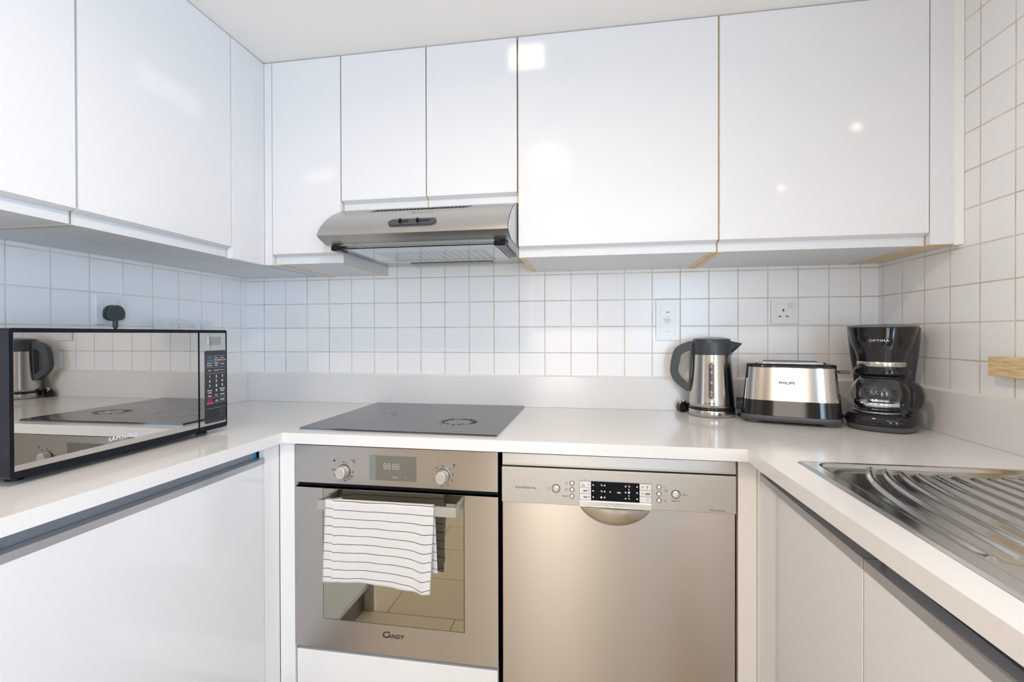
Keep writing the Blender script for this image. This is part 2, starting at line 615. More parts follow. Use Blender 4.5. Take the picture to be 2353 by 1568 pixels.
# ------------------------------------------------------------------ wall cupboards
DF = 0.365       # door face distance from the wall
BF = 0.345       # carcass face
DT = 2.098       # tops
DB, DB2 = 1.4535, 1.4475     # finger-pull edge of the doors
BB = 1.4215      # carcass bottom


def door_prof(zb, zb2, top):
    # cross-section (distance from wall, z), the lower edge bevelled as a finger pull
    return [(BF + 0.0015, zb2), (DF, zb), (DF, top - 0.0006), (DF - 0.0006, top), (BF + 0.0015, top)]


def back_cupboard(x0, x1, zb, label, group, body_b):
    zb2 = zb - 0.006
    t = empty('wall_cupboard', ((x0 + x1) / 2, -BF / 2, body_b), 0, label, 'cupboard', group)
    MB().box(x0 + 0.0005, x1 - 0.0005, -BF, -0.001, body_b, DT).build('body', CARC, t)
    d = MB().prism(((x0 + 0.0022, 0, 0), (0, -1, 0), (0, 0, 1)), door_prof(zb, zb2, DT), 0, -(x1 - x0 - 0.0036))
    d.build('door', LACQ, t, bevel=0.0006, seg=1)
    for a, b, c, d_ in ((x0 + 0.0006, x0 + 0.017, x0 + 0.0002, x0 + 0.0020), (x1 - 0.017, x1 - 0.0006, x1 - 0.0035, x1 - 0.0005)):
        MB().box(a, b, -BF - 0.0005, -0.002, body_b - 0.0012, body_b + 0.0005).box(c, d_, -BF - 0.0014 - (0.0145 if c < x0 + 0.001 else 0.0), -BF + 0.001, zb + 0.002, DT - 0.002).box(c, d_, -BF - 0.0008, -BF + 0.001, body_b, zb - 0.003).build('edge_banding', BAND, t)
    return t


G_UP = 'white wall cupboards around the room'
back_cupboard(0.3935, 0.6440, DB, 'narrow white wall cupboard in the left corner beside the cooker hood', G_UP, BB)
back_cupboard(0.6448, 0.9380, 1.6225, 'short white wall cupboard above the left half of the hood', G_UP, 1.594)
back_cupboard(0.9384, 1.2326, 1.6225, 'short white wall cupboard above the right half of the hood', G_UP, 1.594)
back_cupboard(1.2345, 1.8210, DB, 'wide white wall cupboard right of the hood, above the kettle', G_UP, BB)
back_cupboard(1.8225, 2.3610, DB, 'wide white wall cupboard above the toaster and coffee machine, faint glints from added lights', G_UP, BB)


def left_cupboard(y0, y1, label, z_off=0.0):      # y0 far, y1 near (more negative)
    t = empty('wall_cupboard', (BF / 2, (y0 + y1) / 2, BB), 0, label, 'cupboard', G_UP)
    MB().box(0.001, BF, y1 + 0.0005, y0 - 0.0005, BB - z_off, DT).build('body', CARC, t)
    MB().prism(((0, y1 + 0.0018, 0), (1, 0, 0), (0, 0, 1)), door_prof(DB, DB2, DT), 0, -(y0 - y1 - 0.0036)).build('door', LACQ, t, bevel=0.0006, seg=1)
    MB().box(0.002, BF + 0.0005, y1 + 0.0006, y1 + 0.017, BB - z_off - 0.0012, BB + 0.0005).build('edge_banding', BAND_PALE_LIT, t)
    for a in (y0 - 0.0035, y1 + 0.0005):
        MB().box(BF - 0.001, BF + 0.0008, a, a + 0.003, BB, DT - 0.002).build('edge_banding', BAND_PALE_LIT, t)


left_cupboard(-0.5125, -0.9480, 'white wall cupboard on the left wall above the microwave')
left_cupboard(-0.9500, -1.3800, 'white wall cupboard at the left edge, nearest the viewer')

t = empty('corner_filler', (0.365, -0.365, BB), 0, 'narrow white L-shaped filler panel in the upper left corner between the cupboards', 'filler panel')
MB().box(DF - 0.018, DF, -0.5105, -DF, BB - 0.004, DT, 0.0006, 1).build('side_panel', LACQ, t)
MB().box(DF, 0.3925, -DF, -DF + 0.018, BB - 0.004, DT, 0.0006, 1).build('front_panel', LACQ, t)
t = empty('corner_cupboard', (0.17, -0.25, BB), 0, 'plain corner cupboard carcass filling the upper left corner', 'cupboard')
MB().box(0.001, 0.346, -0.5115, -0.001, BB, DT - 0.002).box(0.346, 0.3925, -0.3463, -0.001, BB, DT - 0.002).build('body', CARC, t)
MB().box(0.3395, 0.3445, -0.5100, -0.0200, BB - 0.0030, BB - 0.0003).build('protective_film', mat('pale_blue_film', (0.50, 0.64, 0.72), 0.35), t)
t = empty('end_filler', (2.39, -0.365, BB), 0, 'narrow white end panel between the last wall cupboard and the right wall', 'filler panel')
MB().box(2.3625, 2.4205, -DF, -DF + 0.018, BB, DT, 0.0006, 1).build('front_panel', LACQ, t)
MB().box(2.3625, 2.4350, -DF + 0.019, -0.002, BB + 0.001, DT).build('body', CARC, t)
MB().prism(((2.420, -DF, BB - 0.003), (1, 0, 0), (0, 1, 0)), [(0, 0), (0.006, 0.0), (0.016, -0.010), (0.0165, 0.012), (0, 0.012)], 0, DT - BB).build('sealant', CAULK, t)
MB().box(2.3630, 2.4190, -DF, -0.02, BB - 0.0012, BB - 0.0001).build('edge_banding', BAND, t)

# ------------------------------------------------------------------ cooker hood
HX0, HX1 = 0.6465, 1.2265
hood = empty('cooker_hood', (0.937, -0.25, 1.457), 0, 'brushed steel cooker hood over the hob with a slim glass visor', 'cooker hood')
_pr = [(0.002, 1.457), (0.455, 1.457), (0.463, 1.4595), (0.478, 1.4645), (0.495, 1.4705), (0.5065, 1.4770), (0.5075, 1.4800)]
_up = [(0.5050, 1.4860), (0.4990, 1.4950), (0.4890, 1.5070), (0.4760, 1.5200), (0.4620, 1.5320), (0.4460, 1.5440), (0.4280, 1.5555), (0.4080, 1.5670), (0.3860, 1.5780), (0.3640, 1.5870), (0.3460, 1.5925)]
_pr += _up + [(0.346, 1.5932), (0.002, 1.593)]
h = MB()
h.prism(((HX0, 0, 0), (0, -1, 0), (0, 0, 1)), _pr, 0, -(HX1 - HX0), smooth=False)
ho = h.build('canopy', STEEL_HOOD, hood)
for p in ho.data.polygons:
    p.use_smooth = abs(p.normal.x) < 0.5 and p.normal.z > -0.6
ho.modifiers.new('es', 'EDGE_SPLIT').split_angle = R(25)
MB().prism(((HX1 + 0.0015, 0, 0), (0, -1, 0), (0, 0, 1)), [(max(a - 0.002, 0.01), b) for a, b in _pr], 0, -0.0012).build('lit_side_sheet', mat('lit_side_grey', (0.66, 0.66, 0.67), 0.4), hood)  # pale sheet added so the hood's right end looks lit


def on_hood(s):      # s: 0..1 down the curved front; returns (y, z, tangent_y, tangent_z)
    P = list(reversed(_up))
    f = s * (len(P) - 1)
    i = min(int(f), len(P) - 2)
    f -= i
    a, b = P[i], P[i + 1]
    return -(a[0] + (b[0] - a[0]) * f), a[1] + (b[1] - a[1]) * f, -(b[0] - a[0]), b[1] - a[1]


def hood_frame(x, s):
    y, z, ty, tz = on_hood(s)
    l = math.hypot(ty, tz)
    return ((x, y, z), (1, 0, 0), (0, -ty / l, -tz / l))


v = MB()
for i in range(26):
    x = 0.775 + i * 0.0122
    v.prism(hood_frame(x, 0.22), [(-0.0120, -0.0105), (-0.0080, -0.0105), (0.0120, 0.0105), (0.0080, 0.0105)], -0.001, 0.0009)
v.build('vent_slots', BLACK_SOFT, hood)
MB().text(hood_frame(0.925, 0.41), 'C', 0.020, d=0.0012, sx=1.9, shear=0.2).text(hood_frame(0.962, 0.415), 'ANDY', 0.011, d=0.0012, sx=1.5).build('logo', mat('etched_logo', (0.34, 0.32, 0.31), 0.5, 0.6), hood)
cx_ = 0.9385
sp_ = 0.77
cp = MB().prism(hood_frame(cx_, sp_), rrect(0, 0, 0.148, 0.031, 0.0154, 8), -0.004, 0.004, hole=None, smooth=False).build('control_panel', GREY_PL, hood, bevel=0.0025, seg=3)
for dx, w_ in ((-0.030, 0.032), (0.030, 0.042)):
    MB().prism(hood_frame(cx_ + dx + 0.004, sp_), rrect(0, 0.0015, w_, 0.009, 0.001, 2), 0.0036, 0.0044).build('slot', BLACK_SOFT, cp)
for dx in (-0.036, 0.018):
    MB().prism(hood_frame(cx_ + dx, sp_), rrect(0, 0, 0.0055, 0.014, 0.002, 3), 0.003, 0.012).build('slider', BLACK_NAVY, cp, bevel=0.001)
MB().box(0.672, 1.196, -0.452, -0.014, 1.4555, 1.457).build('underside', mat('hood_underside', (0.50, 0.51, 0.52), 0.28, 0.9), hood)
fl = MB()
for i in range(14):
    x = 0.748 + i * 0.0272
    fl.box(x, x + 0.0185, -0.335, -0.142, 1.4545, 1.4556)
fl.build('filter', FILTER, hood)
MB().box(0.770, 1.090, -0.082, -0.036, 1.447, 1.4555, 0.004).build('lamp_cover', mat('lamp_diffuser', (0.75, 0.77, 0.74), 0.15, 0, Transmission_Weight=0.5), hood)
MB().box(0.690, 1.178, -0.452, -0.175, 1.4445, 1.4485, 0.0008).build('visor', GLASS_G, hood)
for a, b in ((0.662, 0.692), (1.176, 1.212)):
    MB().box(a, b, -0.458, -0.405, 1.4405, 1.4562, 0.004).box(a + 0.006, b - 0.012, -0.405, -0.19, 1.449, 1.4562).build('bracket', BLACK_NAVY, hood)

# ------------------------------------------------------------------ worktop
ct = empty('worktop', (1.2, -0.3, 0.87), 0, 'continuous white U-shaped stone worktop with a low upstand along the walls', 'worktop')
ST, SB = 0.900, 0.8695
XL0, XL1 = 0.5815, 0.5590        # left arm front edge (corner, near end)
XR0, XR1 = 1.8320, 1.8550        # right arm front edge
YF0, YF1 = -0.5780, -0.5860      # cooker run front edge, left and right
SX0, SX1, SY0, SY1 = 1.9005, 2.385, -0.6880, -1.655
w = MB()


def slab(pts):
    w.prism(((0, 0, 0), (1, 0, 0), (0, 1, 0)), pts, SB, ST)


slab([(0.001, -1.262), (XL1, -1.262), (XL0, YF0), (XR0, YF1), (XR0 + 0.0026, -0.705), (1.916, -0.705), (2.372, -0.705), (2.436, -0.705), (2.436, -0.001), (0.001, -0.001)])
slab([(XR0 + 0.0026, -0.705), (XR1 + 0.01, -1.64), (1.916, -1.64), (1.916, -0.705)])
slab([(2.372, -0.705), (2.372, -1.64), (2.436, -1.64), (2.436, -0.705)])
slab([(XR1 + 0.01, -1.64), (XR1 + 0.012, -1.75), (2.436, -1.75), (2.436, -1.64)])
w.build('slab', STONE, ct)
UZ = 1.0165
MB().box(0.0005, WX - 0.0005, -0.012, -0.0005, ST, UZ, 0.0015).build('upstand', STONE, ct)
MB().box(0.0005, 0.012, -1.255, -0.0125, ST, UZ, 0.0015).build('upstand', STONE, ct)
MB().box(WX - 0.012, WX - 0.0005, -1.74, -0.0125, ST, UZ + 0.004, 0.0015).build('upstand', STONE, ct)
c = MB()
for fr, L in ((frY(0, -0.0005, UZ), WX), ):
    c.prism(((0.0, -0.006, UZ), (0, -1, 0), (0, 0, 1)), [(-0.006, 0), (0.002, 0), (-0.004, 0.006), (-0.006, 0.007)], 0, -WX)
c.prism(((0, -1.25, UZ), (1, 0, 0), (0, 0, 1)), [(0, 0), (0.008, 0), (0.002, 0.006), (0, 0.007)], 0, -1.24)
c.prism(((WX, -0.01, UZ + 0.004), (-1, 0, 0), (0, 0, 1)), [(0, 0), (0.010, 0), (0.003, 0.005), (0, 0.006)], 0, -1.72)
c.build('sealant', CAULK, ct)

# ------------------------------------------------------------------ hob
hob = empty('ceramic_hob', (0.9, -0.27, 0.9), 0, 'flat grey-black ceramic glass hob set in the worktop with a scorched ring', 'hob')
HP = [(0.5995, -0.5245), (1.2015, -0.5400), (1.2030, -0.0175), (0.6010, -0.0150)]
MB().prism(frZ(0, 0, 0), HP, 0.9002, 0.9055).build('glass', CER_GLASS, hob, bevel=0.0012)
g = MB()
z_ = frZ(0, 0, 0.9056)
for (cx, cy, r) in ((0.770, -0.345, 0.090), (1.045, -0.395, 0.090), (0.795, -0.135, 0.078), (1.085, -0.150, 0.078)):
    ring(g, z_, cx, cy, r - 0.0009, r, 0.0002, 72)
for i, x in enumerate((0.80, 0.815, 0.852, 0.872, 0.892, 0.925, 0.945, 0.962)):
    ring(g, z_, x, -0.492 - 0.008 * (i % 2), 0.0035, 0.0042, 0.0002, 16)
g.build('zone_rings', INK_GREY, hob)
MB().text(frZ(1.080, -0.508, 0.9057), 'C', 0.026, sx=1.6, shear=0.3).text(frZ(1.122, -0.508, 0.9057), 'ANDY', 0.014, sx=1.4, shear=0.2).build('logo', mat('hob_print', (0.45, 0.48, 0.5), 0.5), hob)
b = MB()
for i in range(240):
    a = rnd.uniform(0, 2 * math.pi)
    rr = rnd.gauss(1.0, 0.10)
    if math.sin(a) < -0.35 and rnd.random() < 0.55:
        continue
    x, y = 1.045 + 0.052 * rr * math.cos(a), -0.372 + 0.046 * rr * math.sin(a)
    s = rnd.uniform(0.0012, 0.0040)
    b.prism(frZ(x, y, 0.9056), [(s * rnd.uniform(.6, 1.3) * math.cos(k * 1.05), s * rnd.uniform(.6, 1.3) * math.sin(k * 1.05)) for k in range(6)], 0, 0.00015)
for i in range(14):
    x, y = rnd.uniform(0.74, 0.83), rnd.uniform(-0.32, -0.22)
    b.prism(frZ(x, y, 0.9056), circ(0, 0, rnd.uniform(0.001, 0.003), 6), 0, 0.00015)
b.build('scorch_mark', mat('burnt_residue', (0.03, 0.03, 0.034), 0.75), hob)['kind'] = 'stuff'

# ------------------------------------------------------------------ sink
sink = empty('kitchen_sink', (2.14, -1.1, 0.89), 0, 'stainless steel sink with a ribbed drainer set in the right worktop', 'sink')


def sm(a, b, t):
    t = min(1, max(0, (t - a) / (b - a)))
    return t * t * (3 - 2 * t)


def sdr(x, y, x0, x1, y0, y1, r):
    cx, cy = (x0 + x1) / 2, (y0 + y1) / 2
    dx, dy = abs(x - cx) - (x1 - x0) / 2 + r, abs(y - cy) - (y1 - y0) / 2 + r
    return math.hypot(max(dx, 0), max(dy, 0)) + min(max(dx, dy), 0) - r


def sink_z(x, y):
    d0 = -sdr(x, y, SX0, SX1, SY1, SY0, 0.006)          # inwards from the outline
    z = 0.9005 + 0.0032 * sm(0, 0.006, d0)
    di = -sdr(x, y, SX0 + 0.030, SX1 - 0.040, SY1 + 0.03, SY0 - 0.014, 0.028)
    z -= 0.0075 * sm(0, 0.009, di)
    dd = -sdr(x, y, SX0 + 0.044, SX1 - 0.052, -1.135, SY0 - 0.030, 0.05)
    z -= 0.0022 * sm(0, 0.004, dd)
    Y = -y - 0.705
    if -0.004 < Y < 0.42:
        for k in range(10):
            xs, xe = 2.038 + 0.0268 * k, 1.954 + 0.0392 * k
            xc = xe + (xs - xe) * math.exp(-max(Y, 0) / 0.13)
            ys = (0.002, 0.0065, 0.017, 0.027, 0.031, 0.035, 0.040, 0.037, 0.030, 0.026)[k]
            ye = 0.392 - 0.003 * k + 0.02 * abs(k - 4.5) / 4.5
            e = sm(ys - 0.003, ys + 0.004, Y) * (1 - sm(ye - 0.004, ye + 0.003, Y))
            q = abs(x - xc)
            if q < 0.010 and e > 0:
                z += e * (0.0042 * (0.5 + 0.5 * math.cos(math.pi * min(1, q / 0.0095))))
    db = -sdr(x, y, SX0 + 0.046, SX1 - 0.052, -1.60, -1.165, 0.07)
    z -= 0.003 * sm(-0.02, 0.0, db)
    z -= 0.15 * sm(0.0, 0.035, db)
    return z


def sink_grid():
    xs = [SX0 + (SX1 - SX0) * i / 190 for i in range(191)]
    ys = []
    y = SY0
    while y > SY1 + 1e-6:
        ys.append(y)
        y -= 0.003
    ys.append(SY1)
    vs = [(x, y, sink_z(x, y)) for y in ys for x in xs]
    k = len(xs)
    fs = [(j * k + i, (j + 1) * k + i, (j + 1) * k + i + 1, j * k + i + 1) for j in range(len(ys) - 1) for i in range(k - 1)]
    return vs, fs


_v, _f2 = sink_grid()
MB().add(_v, _f2, True).build('basin_and_drainer', STEEL_SINK, sink)
MB().text(((2.166, -0.7205, 0.8948), (1, -0.04, 0), (0.04, 1, 0)), 'FRANKE', 0.0095, sx=1.25, d=0.0004).build('embossed_mark', mat('embossed_steel', (0.7, 0.69, 0.67), 0.3, 1.0), sink)

# ------------------------------------------------------------------ base units
LX0, LX1 = 0.5570, 0.5430      # left door plane x at corner / near end (follows the worktop edge)


def lx(y):
    return LX0 + (LX1 - LX0) * ((-y - 0.57) / (1.21 - 0.57))


def slant(pts_y0, pts_y1, thick, z0, z1, fx, sgn, mb=None):
    """Upright panel following a run's front line; thick goes away from the viewer side."""
    mb = mb or MB()
    a, b2 = fx(pts_y0), fx(pts_y1)
    mb.prism(((0, 0, 0), (1, 0, 0), (0, 1, 0)), [(a, pts_y0), (a - sgn * thick, pts_y0), (b2 - sgn * thick, pts_y1), (b2, pts_y1)] if sgn > 0 else
             [(a, pts_y0), (b2, pts_y1), (b2 - sgn * thick, pts_y1), (a - sgn * thick, pts_y0)], z0, z1)
    return mb


t = empty('base_cupboard', (0.3, -0.92, 0), 0, 'white base cupboard under the microwave with a long aluminium finger rail', 'cupboard')
MB().box(0.003, 0.515, -1.205, -0.625, 0.10, SB - 0.001).build('body', CARC, t)
slant(-0.6215, -1.2030, 0.018, 0.155, 0.8215, lx, 1).build('door', LACQ, t, bevel=0.0008, seg=1)
slant(-0.6205, -1.2030, 0.024, 0.8222, 0.8365, lambda y: lx(y) + 0.001, 1).build('finger_rail', ALU, t, bevel=0.001)
slant(-0.6300, -1.2030, 0.006, 0.8300, SB - 0.0015, lambda y: lx(y) - 0.0255, 1).build('recess_profile', ALU_BACK, t)
slant(-0.6210, -0.6295, 0.006, 0.8372, SB - 0.0015, lambda y: lx(y) - 0.0245, 1).build('protective_film', BLUE_FILM, t)
t = empty('corner_filler', (0.56, -0.57, 0), 0, 'white L-shaped filler panel in the lower left corner beside the oven', 'filler panel')
slant(-0.5590, -0.6190, 0.018, 0.155, SB - 0.001, lx, 1).build('side_panel', PANEL, t, bevel=0.0008)
MB().box(0.5590, 0.6060, -0.5600, -0.5400, 0.155, SB - 0.001).build('front_panel', PANEL, t, bevel=0.0008)
t = empty('side_panel', (0.3, -1.23, 0), 0, 'tall end panel closing the near end of the left base run', 'panel')
MB().box(0.003, 0.5385, -1.2240, -1.2065, 0.0, SB - 0.001).build('panel', PAINT, t)
MB().box(0.003, 0.495, -1.205, -0.56, 0.0, 0.098).build('plinth_left', BROWN, None)['label'] = 'recessed brown plinth under the left base cupboard'
bpy.data.objects['plinth_left'].name = 'plinth'
bpy.data.objects['plinth']['category'] = 'plinth'
o = MB().box(0.498, 1.88, -0.508, -0.49, 0.0, 0.150).build('plinth', BROWN)
tag(o, 'recessed brown plinth under the oven and dishwasher', 'plinth')
o = MB().box(0.6125, 1.2065, -0.5600, -0.5420, 0.155, 0.2700, 0.0008, 1).build('drawer_front', PANEL)
tag(o, 'plain white panel below the steel oven', 'panel')

# ---- oven
OY = -0.565
ov = empty('built_in_oven', (0.91, OY, 0.28), 0, 'stainless steel built-in oven with a mirrored door and two knobs', 'oven')
MB().box(0.6135, 1.2060, OY + 0.020, -0.03, 0.275, SB - 0.001).build('body', BLACK_SOFT, ov)
cpn = MB().box(0.6120, 1.2090, OY, OY + 0.018, 0.7560, 0.8640, 0.0012).build('control_panel', STEEL, ov)
X0, X1 = 0.6105, 1.2095
_gx0, _gx1, _gz0, _gz1 = 0.7003, 1.1148, 0.3693, 0.7405
dr = MB().box(X0, X1, OY, OY + 0.018, 0.2820, 0.7425, 0.0012).build('door', STEEL, ov)
MB().box(_gx0, _gx1, OY - 0.0015, OY - 0.0002, _gz0, _gz1 + 0.002, 0.0005, 1).build('glass', OVEN_GLASS, dr)
g = MB().prism(frY(0, OY - 0.0003, 0), [(_gx0 - .0012, _gz0 - .0012), (_gx1 + .0012, _gz0 - .0012), (_gx1 + .0012, _gz1 + .002), (_gx0 - .0012, _gz1 + .002)], 0, 0.0008,
               hole=[(_gx0, _gz0), (_gx1, _gz0), (_gx1, _gz1 + .002), (_gx0, _gz1 + .002)]).build('glass_seam', INK, dr)
hd = MB().box(0.7140, 1.1080, -0.6180, -0.6100, 0.7015, 0.7275, 0.0006, 1).build('handle', STEEL_MATT, ov)
for a in (0.7140, 1.0990):
    MB().box(a, a + 0.009, -0.6100, OY - 0.0018, 0.7030, 0.7260, 0.0006, 1).build('handle_arm', STEEL_MATT, hd)
for x in (0.7625, 1.0552):
    k = MB()
    fr = frY(x, OY, 0.7925)
    k.cyl(fr, 0.0200, 0, 0.002, 48).build('bezel', BLACK, ov)
    kk = MB()
    n = 48
    rings = []
    for d, fx_, fz in ((0.002, 0.0188, 0.0188), (0.010, 0.0182, 0.0186), (0.019, 0.0150, 0.0180), (0.0215, 0.0138, 0.0172), (0.022, 0.0125, 0.0160)):
        rings.append([(x + math.copysign(abs(math.cos(2 * math.pi * i / n)) ** 0.9, math.cos(2 * math.pi * i / n)) * fx_, OY - d, 0.7925 + math.sin(2 * math.pi * i / n) * fz) for i in range(n)])
    ko = kk.loft(rings).build('knob', KNOB, ov)
    MB().box(x - 0.0004, x + 0.0004, OY - 0.0224, OY - 0.0219, 0.7995, 0.8075).build('pointer', INK_WHITE, ko)
ink = MB()
f0 = frY(0, OY - 0.0001, 0)
for x in (0.7625, 1.0552):
    ink.prism(frY(x + 0.0005, OY - .0001, 0.8195), circ(0, 0, 0.0017, 16), 0, 0.0003)
ink.text(frY(0.793, OY, 0.822), '\u00b0C', 0.012, bold=0.0002).text(frY(1.088, OY, 0.822), 'F', 0.012, bold=0.0003)
for tx, a in (('50', -2), ('100', -32), ('125', -55), ('150', -82), ('175', -112), ('200', -152), ('MAX', 172)):
    ink.text(frY(0.7625 + 0.0285 * math.cos(R(a)), OY, 0.7925 + 0.026 * math.sin(R(a))), tx, 0.0062, bold=0.0001)
for i in range(14):
    a = R(40 - i * 13)
    ink.prism(frY(0.7625 + 0.0225 * math.cos(a), OY, 0.7925 + 0.0225 * math.sin(a)), circ(0, 0, 0.0007 if i else 0.0012, 8), 0, 0.0004)
ink.prism(frY(0.7345, OY, 0.8225), circ(0, 0, 0.0032, 20), 0, 0.0004)
for j, a in enumerate((48, 12, -22, -58, -95, 205, 172, 128)):
    fx_, fz = 1.0552 + 0.0290 * math.cos(R(a)), 0.7925 + 0.0275 * math.sin(R(a))
    fr = frY(fx_, OY, fz)
    if j in (0, 7):
        ring(ink, fr, 0, 0, 0.0021, 0.0028, 0.0004, 18)
    elif j == 1:
        for q in range(4):
            ink.prism(fr, circ(0.0016 * math.cos(q * 1.57), 0.0016 * math.sin(q * 1.57), 0.0011, 8), 0, 0.0004)
    elif j == 6:
        ink.prism(fr, rrect(0, 0.001, 0.005, 0.0007, 0.0002, 1), 0, 0.0004).prism(fr, rrect(0, -0.0012, 0.001, 0.0006, 0.0002, 1), 0, 0.0004)
    else:
        ink.prism(fr, rrect(0, 0.0025, 0.005, 0.0006, 0.0002, 1), 0, 0.0004).prism(fr, rrect(0, -0.0025, 0.005, 0.0006, 0.0002, 1), 0, 0.0004)
        ring(ink, fr, 0, 0, 0.0009, 0.0014, 0.0004, 10) if j != 5 else ink.prism(fr, circ(0, 0, 0.0005, 8), 0, 0.0004)
ink.build('markings', INK, cpn)
ds = MB().prism(frY(0.9105, OY, 0.8075), rrect(0, 0, 0.1385, 0.0690, 0.0025, 3), 0.0001, 0.0012).build('display', mat('display_mirror', (0.30, 0.32, 0.29), 0.03, 0.9), ov)
dg = MB()
fr = frY(0.905, OY - 0.0013, 0.812)


def seg7(mb, fr, x, y, w_, h_, t_):
    for (a, b, c_, d_) in ((0, 1, w_, t_), (0, 0, w_, t_), (0, -1, w_, t_)):
        mb.prism(fr, rrect(x, y + b * h_ / 2, w_ - t_, t_, t_ * .3, 1), 0, 0.0003)
    for sx_ in (-1, 1):
        for sy_ in (-1, 1):
            mb.prism(fr, rrect(x + sx_ * w_ / 2, y + sy_ * h_ / 4, t_, h_ / 2 - t_, t_ * .3, 1), 0, 0.0003)


for i, x in enumerate((-0.0135, -0.002, 0.0125, 0.024)):
    seg7(dg, fr, x - 0.003, 0.001, 0.007, 0.0150, 0.0012)
dg.text(frY(0.918, OY - 0.0013, 0.783), 'SELECT', 0.0052, bold=0.00008).text(frY(0.9485, OY - 0.0013, 0.783), '+', 0.008).text(frY(0.886, OY - 0.0013, 0.783), '-', 0.008)
dg.build('digits', INK_AMBER, ds)
MB().text(frY(0.8870, OY - 0.0002, 0.3390), 'C', 0.024, bold=0.0005, sx=1.25, shear=0.15).text(frY(0.9170, OY - 0.0002, 0.3365), 'ANDY', 0.0150, bold=0.0004, sx=1.10, shear=0.15, sp=1.05).build('logo', INK, dr)

# ---- dishwasher
DY = -0.560
dw = empty('dishwasher', (1.516, DY, 0.1), 0, 'stainless steel dishwasher with a push-button panel and a curved scoop handle', 'dishwasher')
MB().box(1.2150, 1.8160, DY + 0.03, -0.03, 0.155, SB - 0.001).build('body', BLACK_SOFT, dw)
MB().prism(((1.2205, 0, 0), (0, 1, 0), (0, 0, 1)), [(DY + 0.002, 0.8295), (DY + 0.002, 0.8350), (DY + 0.004, 0.8610), (DY + 0.028, 0.8610), (DY + 0.028, 0.8295)], 0, 0.5920).build('top_strip', STEEL_MATT, dw, bevel=0.0006)
PX0, PX1, PZ0, PZ1 = 1.2187, 1.8130, 0.7305, 0.8255
pn = MB().box(PX0, PX1, DY, DY + 0.028, PZ0, PZ1, 0.0015).build('control_panel', STEEL_MATT, dw)
MB().box(PX0 + 0.001, PX1 - 0.001, DY + 0.006, DY + 0.028, 0.1100, PZ0 - 0.0008, 0.0010).build('door', STEEL, dw)


def dwp(px, py):      # a point of the photo measured on the dishwasher's face
    q = hit(px, py, 1, DY)
    return q.x, q.z


def dfr(px, py, e=0.0):
    x, z = dwp(px, py)
    return frY(x, DY - e, z)


for px, py, r in ((1277.5, 1123, 0.0113), (1553, 1136.5, 0.0113), (1314.3, 1111, 0.0066), (1314.3, 1126, 0.0066), (1314.3, 1141, 0.0066),
                  (1514.3, 1120, 0.0066), (1514.3, 1135.8, 0.0066), (1514.5, 1151, 0.0066)):
    fr = dfr(px, py)
    bz = MB().cyl(fr, r, 0, 0.0012, 32, 0.0004).build('button_bezel', GREY_BASE, pn)
    MB().lathe([(r * 0.86, 0.0), (r * 0.86, 0.0015), (r * 0.75, 0.0028), (r * 0.4, 0.0036), (0.0004, 0.0039)], n=28).map(
        lambda a, b_, c_, fr=fr: Vector(fr[0]) + Vector((a, -c_ - 0.0008, b_))).build('button', CHROME, bz)
# the black window and its side keys
xa, zt = dwp(1331.5, 1107.5)
xb, zb_ = dwp(1497, 1158)
zt = 0.7965
zb_ = 0.7475
wd = MB().prism(frY(0, DY, 0), [(xa, zb_), (xb, zb_), (xb, zt), (xa, zt)], 0.0, 0.0010).build('window_surround', INK, pn)
xc0, _ = dwp(1358.5, 1130)
xc1, _ = dwp(1469, 1130)
MB().prism(frY(0, DY, 0), [(xc0, zb_ - 0.0005), (xc1, zb_ - 0.0005), (xc1, zt + 0.0004), (xc0, zt + 0.0004)], 0.0010, 0.0020).build('display', DISPLAY, pn)
h3 = (zt - zb_) / 3
for x0, x1 in ((xa, xc0), (xc1, xb)):
    for j in range(3):
        MB().prism(frY(0, DY, 0), rrect((x0 + x1) / 2, zb_ + h3 * (j + .5), x1 - x0 - 0.0012, h3 - 0.0010, 0.0008, 2), 0.0010, 0.0018).build('key', WHITE_PL2, wd)
ink = MB()


def dtx(px, py, s, size, e=0.0, bold=0.0, al='CENTER', sx=1.0):
    ink.text(dfr(px, py, e), s, size, al, bold, sx=sx)


dtx(1184, 1119.5, 'ActiveWater Eco', 0.0088, 0, 0.0001, 'LEFT', 0.92)
dtx(1568, 1137.5, 'Start', 0.0075, 0, 0.0, 'LEFT', 0.9)
dtx(1553, 1152, 'Reset 3 sec.', 0.0042, 0, 0.0001)
dtx(1649, 1174, 'Made in Germany', 0.0050, 0, 0.0001)
dtx(1298.5, 1140, 'Hygiene', 0.0062, 0, 0.0, 'CENTER', 0.85)
dtx(1343.5, 1102, 'CH', 0.0038)
dtx(1345, 1127, 'auto', 0.0080, 0.0019, 0.0003, sx=0.75)
dtx(1354, 1125, '45\u00b0', 0.0046, 0.0019)
dtx(1354, 1130.5, '65\u00b0', 0.0046, 0.0019)
dtx(1345, 1141.5, 'eco', 0.0080, 0.0019, 0.0003, sx=0.8)
dtx(1354, 1142, '50\u00b0', 0.0056, 0.0019)
dtx(1354, 1114, '70\u00b0', 0.0056, 0.0019)
dtx(1477, 1120, '40\u00b0', 0.0056, 0.0019)
dtx(1477, 1134.5, '45\u00b0', 0.0050, 0.0019)
dtx(1488, 1134.8, 'quick', 0.0078, 0.0019, 0.0003, sx=0.75)
dtx(1526, 1120.5, '+', 0.0080)
dtx(1526, 1136, '-', 0.0080)
dtx(1534, 1129.5, 'h.', 0.0058)
fr = dfr(1487.5, 1120.5, 0.0019)
